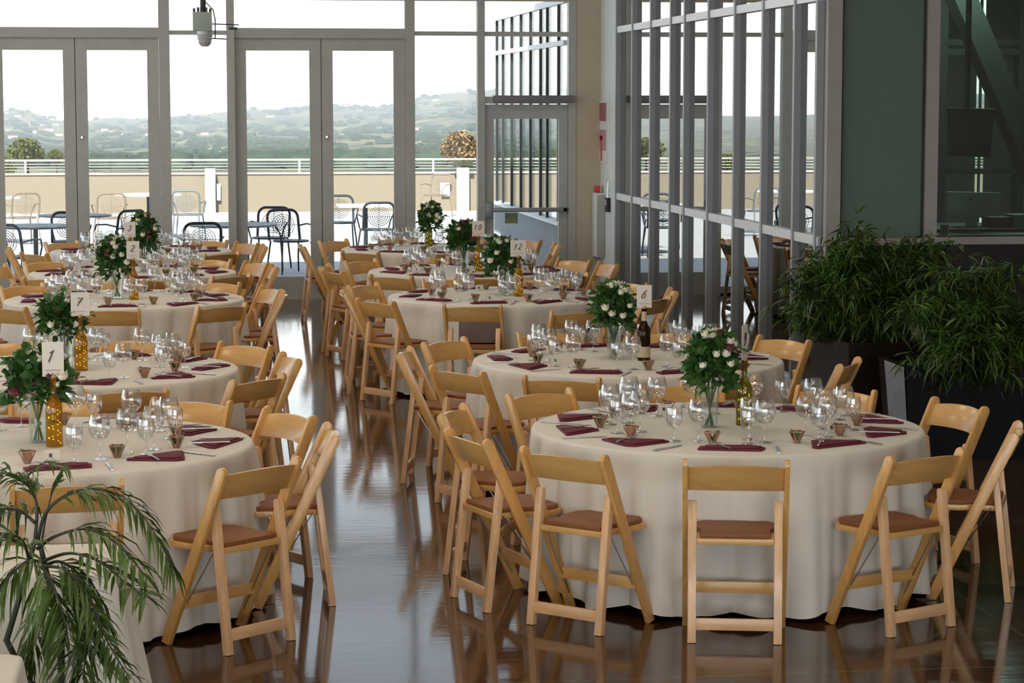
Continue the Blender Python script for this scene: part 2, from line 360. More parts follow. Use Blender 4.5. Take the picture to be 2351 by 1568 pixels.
# exit door
d3 = sempty('door_3')
frame_piece(d3, (3.273, 3.359, FY - .07, FY + .07, 0, 3.43), (4.337, 4.424, FY - .07, FY + .07, 0, 3.43), (3.359, 4.337, FY - .05, FY + .05, 3.025, 3.078), (3.359, 4.337, FY - .05, FY + .05, 2.25, 2.33))
MB().box(3.359, 4.337, FY - .006, FY + .006, 2.33, 3.025).build('transom_glass', M['win'], d3)
MB().box(3.359, 4.337, FY - .006, FY + .006, 3.078, 3.43).build('transom_glass', M['win'], d3)
lf = leaf_door(d3, 3.362, 4.334, 2.24, .105, .165, .25)
for s_, e_ in ((4.199, 4.229),): pass
cb = MB(); cb.box(3.45, 4.40, FY - .16, FY - .05, 2.262, 2.345); cb.build('door_closer', M['closer'], d3, bevel=.008)
pb = MB(); pb.box(3.37, 4.32, FY - .10, FY - .055, .995, 1.045); pb.box(3.36, 3.45, FY - .11, FY - .026, .93, 1.11); pb.box(4.27, 4.32, FY - .10, FY - .026, .99, 1.05)
pb.build('panic_bar', M['bar'], lf, bevel=.006)
MB().box(3.60, 3.75, FY - .012, FY - .008, .86, .98).build('door_sticker', M['yel'], lf)

# right glass wall ---------------------------------------------------
MY = [25.89, 24.92, 23.90, 22.88, 22.22, 21.16, 20.11, 19.09, 18.05, 17.38]
rw = sempty('window_6')
mm = MB()
fr = MB(); fr.box(RX - .045, RX + .05, PY, 25.92, 1.19, 1.262); fr.box(RX - .045, RX + .05, PY, 25.92, 3.03, 3.10); fr.box(RX - .05, RX + .05, PY, 25.92, 0, .09)
fr.build('window_rail', M['alu_light'], rw)
for y in MY:
    MB().box(RX - .055, RX + .09, y - .028, y + .028, .09, 3.45).build('window_mullion', M['mull'], rw)
    MB().box(RX - .004, RX + .002, y + .028, y + .05, .09, 3.45).build('window_seal', M['seal'], rw)
for i in range(len(MY)):
    y1 = MY[i] - .028; y0 = (MY[i + 1] + .028) if i + 1 < len(MY) else PY + .02
    for z0, z1 in ((.09, 1.19), (1.262, 3.03), (3.10, 3.45)):
        MB().box(RX - .003, RX + .003, y0, y1, z0, z1).build('window_pane', M['win_r'], rw)

# office wall facing the camera ---------------------------------------
pw = MB(); pw.box(RX, 4.83, PY - .06, PY + .06, 0, 3.45)
struct('trim_2', pw, M['warm_post'])
w7 = sempty('window_7')
frame_piece(w7, (5.493, 5.588, PY - .05, PY + .05, 1.247, 3.45), (4.83, 8.8, PY - .06, PY + .05, 1.195, 1.247), (7.2, 7.3, PY - .05, PY + .05, 1.247, 3.45), m='warm_post', name='window_frame')
MB().box(4.83, 5.493, PY - .006, PY + .006, 1.247, 3.45).build('window_pane', M['frost'], w7)['label'] = 'frosted dark green pane'
MB().box(5.588, 7.2, PY - .006, PY + .006, 1.247, 3.45).build('window_pane', M['win_o'], w7)
MB().box(7.3, 8.8, PY - .006, PY + .006, 1.247, 3.45).build('window_pane', M['win_o'], w7)
sg = MB()
for x in (4.835, 5.472): sg.box(x, x + .016, PY - .02, PY - .005, 1.25, 3.45)
sg.build('window_seal', M['seal'], w7)
struct('wall_right_upper', MB().box(RX + .01, RX + .1, PY, 25.92, 3.45, 5.2).box(RX, 8.8, PY - .05, PY + .05, 3.45, 5.2), M['upper'])
struct('ceiling_office', MB().box(RX + .1, 8.8, PY + .05, FY, 3.46, 3.56), M['office'])
struct('wall_right_panel', MB().box(4.83, 8.8, PY - .04, PY + .06, 0, 1.195), M['panel'])
struct('baseboard_right', MB().box(6.10, 8.8, PY - .055, PY - .04, 0, .06), M['alu'])
# office behind the glass
ow = MB(); OY = 23.4; xs = at(2242, 200, OY).x; xe = at(2262, 200, OY).x; g = (xe - xs)
for a, b in ((RX + .12, xs), (xs + g * .34, xs + g * .62), (xe, 8.8)): ow.box(a, b, OY, OY + .02, 0, 3.45)
struct('wall_office', ow, M['office'])
b0 = MB(); p = at(2180, 0, 20.5); q = at(2380, 380, 20.5)
b0.bar((p.x, 20.5, p.z + .25), (q.x, 20.5, q.z - .1), .27, .2, (0, 1, 0))
tag(b0.build('diagonal_brace', M['dksteel']), 'dark diagonal steel brace inside the office behind the television', 'brace')
sf = MB()
for py in (98, 120): z = at(2250, py, 21.5).z; sf.box(5.3, 8.7, 21.45, 21.55, z - .025, z + .03)
z = at(2250, 392, 21.5).z; sf.box(5.3, 8.7, 21.45, 21.55, z - .03, z + .02)
for px in (2162, 2340): x = at(px, 200, 21.5).x; sf.box(x - (.07 if px < 2200 else .03), x + .03, 21.42, 21.58, 0, 3.44)
tag(sf.build('steel_screen_frame', M['dksteel']), 'dark steel grid frame standing inside the office', 'frame')
tv = thing('television', 'black flat television hanging behind the right-hand office glass', 'television', (0, 0, 0))
a_ = at(2180, 247, 18.6); b_ = at(2284, 250, 18.6); c_ = at(2274, 362, 18.6); d_ = at(2180, 358, 18.6)
MB().prism([a_, b_, c_, d_], (0, .06, 0)).build('screen', M['black'], tv, bevel=.004)
mt = at(2230, 300, 18.6); MB().tube([(mt.x, 18.72, mt.z), (mt.x, 18.72, 3.45)], .025, 8).build('ceiling_mount', M['black'], tv)
dk = MB(); dz = at(2250, 520, 18.3).z; dk.box(5.62, 8.2, 18.0, 18.9, dz - .04, dz); dk.box(5.62, 5.68, 18.0, 18.9, 0, dz - .04); dk.box(8.1, 8.2, 18.0, 18.9, 0, dz - .04)
tag(dk.build('office_desk', M['black'], bevel=.005), 'black office desk behind the right-hand glass', 'desk')
im = thing('desktop_computer', 'silver-backed desktop computer on the office desk', 'computer', (0, 0, 0))
a_ = at(2176, 440, 18.4); b_ = at(2298, 442, 18.4); c_ = at(2298, 500, 18.4); d_ = at(2176, 500, 18.4)
MB().prism([a_, b_, c_, d_], (0, .04, 0)).build('monitor', M['imac'], im, bevel=.008)
p = at(2229, 458, 18.4)
MB().sphere((p.x, 18.395, p.z), .011, 10, 6, (1, .3, 1)).build('round_emblem', M['black'], im)
p = at(2232, 500, 18.4); MB().prism([(p.x - .05, 18.41, dz), (p.x + .05, 18.41, dz), (p.x + .035, 18.41, p.z + .02), (p.x - .035, 18.41, p.z + .02)], (0, .03, 0)).build('stand', M['imac'], im)
for (x0, y0, x1, y1, lab) in ((2318, 492, 2348, 538, 'slate blue storage box at the right end of the office desk'),):
    a_ = at(x0, y0, 18.2); b_ = at(x1 + 30, y1, 18.2)
    tag(MB().box(a_.x, b_.x, 18.1, 18.35, dz, a_.z).build('storage_box', M['blueb'], bevel=.004), lab, 'box')
a_ = at(2262, 508, 18.2); b_ = at(2312, 530, 18.2)
tag(MB().box(a_.x, b_.x, 18.1, 18.3, dz, a_.z + .04).build('desk_printer', M['black'], bevel=.01), 'low dark desktop printer beside the blue box on the office desk', 'printer')
a_ = at(2160, 516, 17.6); b_ = at(2178, 543, 17.6)
kp = thing('picture_stand', 'small framed card standing behind the lower left corner of the office glass', 'frame', (0, 0, 0))
kf = MB(); kf.box(a_.x, a_.x + .01, 17.6, 17.61, 1.247, a_.z); kf.box(b_.x - .01, b_.x, 17.6, 17.61, 1.247, a_.z); kf.box(a_.x, b_.x, 17.6, 17.61, a_.z - .01, a_.z); kf.box(a_.x, b_.x, 17.6, 17.61, 1.247, 1.257)
kf.build('frame', M['alu'], kp); MB().box(a_.x, b_.x, 17.612, 17.618, 1.25, a_.z).build('backing', M['black'], kp)
MB().box(5.6, 7.1, 17.55, 17.9, 1.18, 1.247).build('inner_sill', M['black'], w7)

# things on the corner wall -------------------------------------------
sn = thing('fire_lane_sign', 'tall narrow pink and red notice high on the white corner wall', 'sign', (RX - .001, 26.95, 1.93))
MB().box(-.012, 0, -.27, .27, -.36, .36).build('sign_plate', M['signw'], sn)
MB().box(-.016, -.012, -.24, .24, .12, .33).build('sign_panel', M['red'], sn)
MB().box(-.016, -.012, -.24, .24, -.22, .02).build('sign_panel', M['rose_ink'], sn)
l_ = MB(); l_.box(-.018, -.012, .02, .10, -.34, -.05); l_.box(-.018, -.012, -.05, .22, -.10, -.05); l_.build('sign_mark', M['redb'], sn)
tag(MB().box(RX - .008, RX, 26.1, 26.4, 2.03, 2.26).build('notice_label', M['signw']), 'small pale notice beside the tall red sign, near the mullion', 'sign')
tag(MB().box(RX - .008, RX, 26.3, 26.55, 1.35, 1.56).build('wall_notice', M['signw']), 'small faint notice below the tall red sign', 'sign')
ec = thing('extinguisher_cabinet', 'slim white and grey extinguisher cabinet on the corner wall by the exit door', 'cabinet', (RX, 26.98, .48))
MB().box(-.10, 0, -.14, .15, 0, .74).build('cabinet_body', M['wall_w'], ec, bevel=.006)
MB().box(-.095, -.005, -.152, -.14, .02, .72).build('cabinet_side', M['alu'], ec)
tag(MB().box(RX - .10, RX - .04, 26.93, 27.03, 1.225, 1.30).build('alarm_beacon', M['redb'], bevel=.01), 'small red alarm beacon on top of the slim wall cabinet', 'alarm')
ph = thing('wall_intercom', 'small grey intercom box beside the slim cabinet', 'intercom', (RX, 26.52, 1.02))
MB().box(-.05, 0, -.05, .05, 0, .16).build('body', M['black'], ph, bevel=.006)
MB().box(-.06, -.05, -.035, .02, .08, .14).build('button_plate', M['steel'], ph)
MB().tube([(-.03, 0, .16), (-.02, .0, .34)], .006, 6).build('cable', M['steel'], ph)

# hanging fixture -------------------------------------------------------
hf = thing('hanging_speaker', 'grey green loudspeaker hanging from the ceiling between the two glass door pairs', 'speaker', (0, 0, 0))
hy = 23.0
def hp(px, py): return at(px, py, hy)
b1 = hp(442, 28); b2 = hp(487, 72)
MB().box(b1.x, b2.x, hy - .09, hy + .09, b2.z, b1.z).build('speaker_box', M['hang'], hf, bevel=.01)
tp = MB()
for k in range(5): x = b1.x + .015 + k * (b2.x - b1.x - .03) / 4; tp.box(x - .012, x + .012, hy - .08, hy + .08, b1.z, b1.z + .035 + .01 * (k % 2))
tp.build('bracket', M['dksteel'], hf)
pc = hp(466, 20); MB().tube([(pc.x, hy, b1.z), (pc.x, hy, 3.45)], .028, 10).build('ceiling_pole', M['dksteel'], hf)
cx_ = hp(470, 72).x; prof = [(.075, 0), (.07, -.03), (.078, -.035), (.068, -.06), (.074, -.065), (.06, -.095), (.066, -.1), (.05, -.13), (.03, -.145)]
MB().lathe(prof, 20, closed=True).build('ribbed_horn', M['alu_light'], hf, smooth=30, loc=(cx_, hy, b2.z))
ar = MB()
for py, x2 in ((55, 548), (88, 520)): a_ = hp(487, py); e_ = hp(x2, py + 2); ar.tube([a_, e_], .006, 6)
a_ = hp(535, 66); ar.box(a_.x - .04, a_.x + .04, hy - .02, hy + .02, a_.z - .01, a_.z + .015)
a_ = hp(472, 5); ar.tube([a_, hp(489, 22), hp(494, 45), hp(494, 88)], .006, 6)
ar.build('cable_arm', M['dksteel'], hf)

# ------------------------------------------------------------------ outside
struct('ground_terrace', MB().box(-30, 34, FY, 49.4, -.25, -.01), M['terr'])
pp = MB(); pp.box(-30, 34, 49.1, 49.4, -.01, .775); struct('wall_parapet', pp, M['parapet'])
struct('trim_3', MB().box(-30, 34, 49.06, 49.44, .775, .80), M['whitecol'])
rl = thing('terrace_railing', 'thin horizontal bar railing on top of the beige terrace parapet', 'railing', (0, 0, 0))
MB().tube([(-30, 49.25, 1.065), (34, 49.25, 1.065)], .022, 6).build('top_rail', M['rail'], rl)
for z in (.87, .93, .99): MB().tube([(-30, 49.25, z), (34, 49.25, z)], .007, 5).build('cable', M['rail'], rl)
for k in range(22): x = -28.6 + k * 2.8; MB().box(x - .02, x + .02, 49.23, 49.27, .79, 1.06).build('post', M['rail'], rl)
for (x0, x1, lab) in ((.244, .456, 'white square pillar at the parapet seen through the left sidelight'), (5.465, 5.704, 'white square pillar at the parapet left of the exit door')):
    t = thing('terrace_pillar', lab, 'pillar', ((x0 + x1) / 2, 48.9, 0), group='white pillars along the parapet')
    h = (x1 - x0) / 2
    MB().box(-h, h, -h, h, -.01, .90).build('shaft', M['whitecol'], t, bevel=.006)
    if x0 > 5: MB().box(-h - .08, h + .08, -h, h, .93, 1.03).build('lamp_cap', M['stemP'], t); MB().box(-.05, .05, -.05, .05, .90, .93).build('lamp_neck', M['stemP'], t)
p = at(1022, 435, 49.0); tag(MB().box(p.x - .1, p.x + .1, 49.02, 49.06, p.z - .14, p.z + .14).build('parapet_sign', M['whitecol']), 'small white sign on the beige parapet left of the right pillar', 'sign')
p = at(502, 441, 49.0); tag(MB().box(p.x - .04, p.x + .04, 49.0, 49.06, p.z - .17, p.z + .17).build('parapet_outlet_box', M['whitecol']), 'narrow white box on the parapet beside the left pillar', 'box')
# glazed screen running out from the exit door
gs = thing('terrace_glass_screen', 'glazed screen with dark mullions on a pale panel base outside the exit door', 'screen', (0, 0, 0))
GX = 4.34
cor = []
for k in range(60):
    y = 27.4 + k * .11; cor += [(GX + .03, y, 0), (GX + .03, y + .06, 0), (GX, y + .075, 0), (GX, y + .1, 0)]
cm = MB(); n_ = len(cor); cm.add([Vector(c) for c in cor] + [Vector(c) + Vector((0, 0, .82)) for c in cor], [(i, i + 1, n_ + i + 1, n_ + i) for i in range(n_ - 1)])
cm.build('corrugated_base', M['corr'], gs)
MB().box(GX - .10, GX + .12, 27.35, 33.9, .82, .845).build('ledge', M['whitecol'], gs)
MB().box(GX - .03, GX + .03, 27.35, 33.75, 2.93, 2.99).build('rail', M['whitecol'], gs)
MB().box(GX - .03, GX + .03, 27.35, 33.75, 3.42, 3.50).build('rail', M['whitecol'], gs)
for y in (33.65, 32.98, 32.06, 31.15, 30.25, 29.36, 28.8, 27.89): MB().box(GX - .02, GX + .05, y - .03, y + .03, .845, 3.5).build('mullion', M['dksteel'], gs)
MB().box(GX - .004, GX + .004, 27.35, 33.65, .845, 3.42).build('glass_panel', M['win'], gs)

# terrace furniture
def rrect(w_, h_, r, n=5):
    pts = []
    for cx, cz, a0 in ((w_ / 2 - r, h_ - r, 0), (-w_ / 2 + r, h_ - r, 90)):
        for k in range(n + 1): a = radians(a0 + 90 * k / n); pts.append((cx + r * cos(a), cz + r * sin(a)))
    return [(w_ / 2, 0)] + pts + [(-w_ / 2, 0)]
def outdoor_chair(label, m):
    t = thing('terrace_chair', label, 'chair', (0, 0, 0), group='metal chairs on the terrace')
    fr_ = rrect(.44, .40, .1)
    P = lambda x, z: (x, -.22 - z * .22, .43 + z)
    MB().tube([P(x, z) for x, z in fr_], .018, 8).build('back_frame', m, t, smooth=60)
    mh = MB()
    for k in range(1, 6):
        s_ = k / 6
        mh.tube([P(.19 * s_ * cos(a), .2 + .17 * s_ * sin(a)) for a in [2 * pi * j / 16 for j in range(17)]], .0045, 4)
    mh.tube([P(0, .0), P(0, .4)], .004, 4); mh.tube([P(-.21, .2), P(.21, .2)], .004, 4)
    mh.build('back_mesh', m, t)
    MB().lathe([(0, .0), (.235, .0), (.245, .012), (.235, .024), (0, .024)], 16).build('seat', m, t, smooth=40, loc=(0, 0, .42))
    for sx in (-1, 1):
        MB().tube([(sx * .2, -.22, .43), (sx * .215, -.27, .2), (sx * .23, -.30, 0)], .012, 8).build('leg', m, t)
        MB().tube([(sx * .2, .2, .43), (sx * .23, .25, .2), (sx * .24, .27, 0)], .012, 8).build('leg', m, t)
        MB().tube([(sx * .22, -.25, .62), (sx * .27, -.1, .65), (sx * .27, .12, .64), (sx * .24, .2, .55), (sx * .21, .2, .43)], .011, 8).build('arm', m, t, smooth=60)
    kids(t); return t
och = [(1.28, 31.35, 200, 'outm', 'charcoal oval mesh terrace chair seen through the glass door, nearest one right of centre'),
       (1.02, 32.1, 165, 'outm', 'charcoal terrace chair just behind the nearest oval mesh chair'),
       (.08, 28.6, 5, 'outm', 'dark terrace chair tucked at the round table outside the left sidelight'),
       (-2.1, 28.5, -25, 'outm', 'charcoal terrace chair at far left close to the glass'),
       (-2.55, 29.3, -60, 'outm', 'dark terrace chair cut by the left edge of the photo'),
       (-1.62, 31.6, 0, 'outm', 'dark terrace chair at the second round table behind the door stile'),
       (-1.0, 31.9, 40, 'outm', 'dark terrace chair right of the left door stile'),
       (-.72, 31.0, 60, 'outm', 'dark terrace chair low behind the flowers of the left row'),
       (2.22, 36.0, 180, 'outm', 'grey terrace chair beyond the white square table'),
       (2.62, 34.0, 4, 'outm', 'grey terrace chair on the near side of the white square table'),
       (-2.72, 38.2, 20, 'outb', 'sand coloured terrace chair at far left before the parapet'),
       (-1.32, 37.9, 8, 'outb', 'sand coloured terrace chair through the left door pane'),
       (-.08, 38.9, -8, 'outt', 'pale grey terrace chair through the left sidelight before the parapet'),
       (4.75, 46.3, 150, 'outb', 'sand coloured terrace chair far off near the right pillar')]
for x, y, a, m, lab in och:
    if lab.startswith(('charcoal oval', 'sand coloured terrace chair at far', 'pale grey')):
        t = outdoor_chair(lab, M[m]); t.location = (x, y, 0); t.rotation_euler = (0, 0, radians(a)); base = t if m == 'outm' else base
        if m == 'outb': baseb = t
    else: dup(base if m == 'outm' else baseb, (x, y, 0), radians(a), lab)
def outdoor_table(label, m, x, y, r, sq=False):
    t = thing('terrace_table', label, 'table', (x, y, 0), group='tables on the terrace')
    if sq: MB().box(-r, r, -r, r, .715, .74).build('table_top', m, t, bevel=.004)
    else: MB().lathe([(0, .715), (r - .01, .715), (r, .727), (r - .01, .74), (0, .74)], 36).build('table_top', m, t, smooth=40)
    MB().lathe([(.03, .01), (.03, .715)], 12, closed=True).build('pedestal', M['outm'], t, smooth=40)
    MB().lathe([(.28, 0), (.28, .015), (.05, .04), (.03, .05)], 24, closed=True).build('base', M['outm'], t, smooth=40)
outdoor_table('grey round terrace table outside the left sidelight and centre doors', M['outt'], .50, 29.8, .56)
outdoor_table('grey round terrace table at far left close to the glass', M['outt'], -1.95, 29.8, .52)
outdoor_table('dark round terrace table behind the far left one', M['outt'], -1.60, 32.6, .50)
outdoor_table('white square terrace table through the centre right door pane', M['whitecol'], 2.55, 35.1, .42, True)
outdoor_table('white round terrace table far off through the left door pane', M['whitecol'], -.74, 39.7, .55)
outdoor_table('pale round terrace table far off at the left edge', M['whitecol'], -3.3, 38.6, .55)

# landscape ---------------------------------------------------------------
def hill_mat():
    m = bpy.data.materials.new('hillside_scrub_and_grass'); m.use_nodes = True; nt = m.node_tree; N = nt.nodes; L = nt.links
    b = N['Principled BSDF']; b.inputs['Roughness'].default_value = .95; b.inputs['Specular IOR Level'].default_value = .1
    tc = N.new('ShaderNodeTexCoord')
    n = N.new('ShaderNodeTexNoise'); n.inputs['Scale'].default_value = .02; n.inputs['Detail'].default_value = 8; n.inputs['Roughness'].default_value = .65; L.new(tc.outputs['Object'], n.inputs['Vector'])
    r = N.new('ShaderNodeValToRGB'); e = r.color_ramp.elements
    e[0].position = .42; e[0].color = (.035, .052, .040, 1); e[1].position = .60; e[1].color = (.30, .26, .16, 1)
    x = r.color_ramp.elements.new(.50); x.color = (.12, .13, .08, 1)
    L.new(n.outputs[0], r.inputs[0]); L.new(r.outputs[0], b.inputs['Base Color']); return m
M['hill'] = hill_mat()
from mathutils import noise as mn
RIDGE = [(-2600, 262), (-1300, 255), (-600, 266), (0, 262), (40, 245), (62, 248), (110, 264), (145, 274), (230, 272), (262, 264), (300, 270), (400, 264), (480, 257), (560, 246), (700, 241), (800, 238), (900, 237), (955, 220), (1095, 204), (1250, 196), (1700, 206), (4000, 240)]
def ridge(u):                                      # skyline height (as a sight line) by bearing u = x / y
    x = 441 + u * FPX
    for (a, b), (c, d) in zip(RIDGE, RIDGE[1:]):
        if a <= x <= c: return b + (d - b) * (x - a) / (c - a)
    return 250
hv = []; hf_ = []; NX, NY = 220, 110; Y0_, Y1_ = 52.0, 4500.0
def ground(u, j):
    t = j / (NY - 1); Y = Y0_ + (Y1_ - Y0_) * t ** 2.2; X = u * Y
    yr = ridge(u) + 3
    tt = min(1, max(0, (Y - 150) / 4350)) ** .55
    y = 399 + (yr - 399) * tt + (mn.fractal(Vector((u * 22, tt * 7, 0)), 1, 2, 5) * 13 + abs(mn.noise(Vector((u * 9, tt * 4, 5)))) * 12) * min(1, tt * 3) * (1 - tt * .55)
    z = CAMH - (y - 232) / FPX * Y
    if Y < 150: z = min(z, -4.0)
    return (X, Y, z)
for j in range(NY):
    for i in range(NX): hv.append(ground(-.45 + 1.15 * i / (NX - 1), j))
for j in range(NY - 1):
    for i in range(NX - 1): a = j * NX + i; hf_.append((a, a + 1, a + NX + 1, a + NX))
hm = MB(); hm.add(hv, hf_); struct('ground_hills', hm, M['hill'], smooth=180)
M['treeA'] = mat('distant_tree_green', (.040, .060, .038), .9, 0, .4, .3)
M['treeB'] = mat('olive_tree_foliage', (.13, .14, .035), .9, 0, .4, 2)
M['treeC'] = mat('dry_tan_bush', (.30, .20, .09), .9, 0, .4, 2)
M['trunk'] = mat('tree_trunk_bark', (.08, .05, .03), .9)
def hz(X, Y):
    j = ((Y - Y0_) / (Y1_ - Y0_)) ** (1 / 2.2) * (NY - 1); i = (X / Y + .45) / 1.15 * (NX - 1)
    j = max(0, min(NY - 1.001, j)); i = max(0, min(NX - 1.001, i)); a, b = int(j), int(i); u, v = j - a, i - b
    q = lambda m, n: hv[m * NX + n][2]
    return (q(a, b) * (1 - v) + q(a, b + 1) * v) * (1 - u) + (q(a + 1, b) * (1 - v) + q(a + 1, b + 1) * v) * u
def bush_tree(label, px, py_top, py_base, wpx, Y, m, n=700, grp=None):
    b = at(px, py_base, Y); t_ = at(px, py_top, Y); h = t_.z - b.z; r = wpx / 2 / FPX * Y
    g0 = hz(b.x, Y); T = thing('tree', label, 'tree', (b.x, Y, g0), group=grp)
    dz0 = b.z - g0; MB().tube([(0, 0, -.3), (.1 * r, 0, dz0 + h * .4), (0, 0, dz0 + h * .9)], [r * .10, r * .07, r * .03], 7).build('trunk', M['trunk'], T)
    f = MB()
    for k in range(n):
        a = random.uniform(0, 2 * pi); e = random.uniform(-.6, 1); rr = r * (random.random() ** .4) * sqrt(max(.05, 1 - e * e))
        c = Vector((rr * cos(a), rr * sin(a), dz0 + h * .45 + e * h * .58))
        for q in range(3):
            f.leaf(c, (random.gauss(0, 1), random.gauss(0, 1), random.gauss(.2, 1)), r * .20, r * .12)
    f.build('foliage', m, T)
bush_tree('olive green tree rising behind the railing at left', 60, 322, 372, 82, 75, M['treeB'])
bush_tree('small olive tree half hidden by the left door stile', 128, 345, 375, 40, 75, M['treeB'])
bush_tree('yellow green shrub behind the railing at the left edge', 8, 360, 396, 60, 62, M['treeB'])
bush_tree('dry tan bushy tree behind the right pillar', 1056, 305, 372, 90, 70, M['treeC'])
bush_tree('pale green tree seen through the exit door glass', 1250, 335, 375, 60, 75, M['treeB'])
M['house'] = mat('white_house_wall', (.55, .53, .50), .9); M['roof'] = mat('clay_roof', (.24, .14, .10), .9)
hs = [(12, 262), (40, 268), (58, 285), (95, 290), (112, 300), (128, 288), (18, 300), (75, 305), (50, 312), (100, 318), (135, 312), (120, 275), (240, 300), (262, 305), (285, 310), (305, 308), (330, 300), (215, 298), (410, 305), (470, 310), (1000, 232), (960, 300), (790, 240), (840, 290), (620, 270), (30, 318), (140, 325), (345, 312)]
nm = ['far left', 'left']
HOUSES = []
for k, (px, py) in enumerate(hs):
    r_ = ray(px, py); Y = 3000.0                      # walk along the view ray until it meets the hillside
    for q in range(400):
        Y = 300 + q * 10.5; p_ = Vector((0, 0, CAMH)) + r_ * (Y / r_.y)
        if p_.z < hz(p_.x, Y): break
    wd = random.uniform(4.5, 9) * max(.35, Y / 4200); HOUSES.append((p_.x, Y, wd + 4)); hh = wd * random.uniform(.35, .6); X = p_.x
    where = 'left door pane' if px < 150 else 'second door pane' if px < 352 else 'left sidelight' if px < 530 else 'centre doors' if px < 920 else 'right sidelight'
    T = thing('house', 'small white house on the distant hillside seen through the ' + where, 'house', (X, Y, hz(X, Y)), group='white houses on the hillside, ' + where)
    MB().box(-wd, wd, -wd * .7, wd * .7, -3, hh).build('walls', M['house'], T)
    MB().prism([(-wd * 1.1, -wd * .8, hh), (wd * 1.1, -wd * .8, hh), (wd * .8, 0, hh * 1.45), (-wd * .8, 0, hh * 1.45)], (0, .5, 0)).build('roof', M['roof'], T)

fm = MB()
for k in range(7000):
    tt = random.uniform(.16, 1); Y = Y0_ + (Y1_ - Y0_) * tt ** 1.9; X = random.uniform(-.15, .36) * Y
    if mn.noise(Vector((X / Y * 30, tt * 14, 3))) < random.uniform(-.25, .2): continue
    s_ = random.uniform(1.2, 3.4) * (.5 + Y / 2600)
    if any(abs(X - hx) < 3 * hw and abs(Y - hy) < 3 * hw for hx, hy, hw in HOUSES): continue
    fm.sphere((X, Y, hz(X, Y) + s_ * .15), s_, 6, 4, (1.2, 1.2, .75), .22)
tag(fm.build('hillside_woodland', M['treeA'], smooth=60), 'scrubby woodland covering the distant hills', 'woodland', kind='stuff')

# valley haze (a real scattering layer over the hills)
hzm = bpy.data.materials.new('valley_haze'); hzm.use_nodes = True; _n = hzm.node_tree.nodes; _l = hzm.node_tree.links
_n.remove(_n['Principled BSDF']); _v = _n.new('ShaderNodeVolumeScatter'); _v.inputs['Density'].default_value = .00022; _v.inputs['Color'].default_value = (.74, .86, 1, 1); _v.inputs['Anisotropy'].default_value = 0.0
_l.new(_v.outputs[0], _n['Material Output'].inputs['Volume'])
hzo = MB().box(-2600, 2600, 160, 5200, -260, 320).build('valley_haze', hzm); hzo['kind'] = 'stuff'; hzo['label'] = 'pale haze over the distant hills'; hzo['category'] = 'haze'
hzm.cycles.homogeneous_volume = True

# ------------------------------------------------------------------ dining tables
TABLES = {
 'R1': dict(c=(2.50, 10.85), name='nearest right table', ch=[-101, -134, -64, -22, 18, 52, 87, 123, 159, -163]),
 'R2': dict(c=(2.57, 13.80), name='second right table', ch=[-116, -79, -146, -28, 32, 66, 102, 139, 168]),
 'R3': dict(c=(2.45, 18.50), name='third right table', ch=[-108, -144, (-81, 1.88), -38, -4, 32, 68, 104, 143, (-178, 1.27)]),
 'R4': dict(c=(2.50, 21.30), name='fourth right table', ch=[-127, -93, -57, 10, 36, 70, 102, 134, 168, -162]),
 'R5': dict(c=(2.46, 24.60), name='farthest right table', ch=[-127, -92, -56, -4, 32, 66, 100, 136, -178]),
 'L1': dict(c=(-.67, 10.70), name='nearest left table', ch=[-46, (0, 1.27), (30, 1.28), -83, 61, 92, 128, -120]),
 'L2': dict(c=(-.68, 13.70), name='second left table', ch=[-41, (8, 1.24), (42, 1.33), 77, 111, -76, -110, 147]),
 'L3': dict(c=(-.54, 18.60), name='third left table', ch=[-57, -93, -129, (-5, 1.22), (20, 1.22), 57, 94, 130, 166, -163]),
 'L4': dict(c=(-.55, 21.50), name='fourth left table', ch=[-50, (4, 1.27), (28, 1.27), 58, 94, 130, 159, -162, -122, -86]),
 'L5': dict(c=(-.54, 24.60), name='farthest left table', ch=[-53, (3, 1.26), (30, 1.27), 58, 95, 130, -176, -140, -90]),
}
TR = .93
ORD = ['first', 'second', 'third', 'fourth', 'fifth', 'sixth', 'seventh', 'eighth', 'ninth', 'tenth', 'eleventh']
def cloth_mesh(R_, top, seed, zh=.035):
    rnd = random.Random(seed); n = 420; mb = MB()
    comps = [(rnd.choice([7, 9, 11]), rnd.uniform(0, 6), .018), (rnd.choice([14, 16, 17]), rnd.uniform(0, 6), .036), (rnd.choice([22, 25, 27]), rnd.uniform(0, 6), .030), (rnd.choice([31, 37]), rnd.uniform(0, 6), .018)]
    prof = [(0, 0), (R_ * .5, 0), (R_ - .02, 0), (R_ - .006, -.004), (R_, -.016), (R_ + .001, -.05), (R_ + .002, -.12), (R_ + .004, -.22), (R_ + .007, -.34), (R_ + .010, -.46), (R_ + .014, -.58), (R_ + .018, -(top - zh))]
    vs = []; fs = []
    for i, (r, z) in enumerate(prof):
        k = max(0, (-z - .03) / (top - zh)); amp = k ** .5 * .85
        for j in range(n):
            a = 2 * pi * j / n
            w_ = sum(c * abs(sin(f * a / 2 + ph)) * 2 - c for f, ph, c in comps) if amp > 0 else 0
            rr = r + amp * w_ if r > 0 else 0
            zz = top + z + (amp * .018 * sin(13 * a + seed) if i == len(prof) - 1 else 0)
            vs.append((rr * cos(a), rr * sin(a), zz))
    for i in range(len(prof) - 1):
        for j in range(n): fs.append((i * n + j, i * n + (j + 1) % n, (i + 1) * n + (j + 1) % n, (i + 1) * n + j))
    mb.add(vs, [f[::-1] for f in fs]); return mb

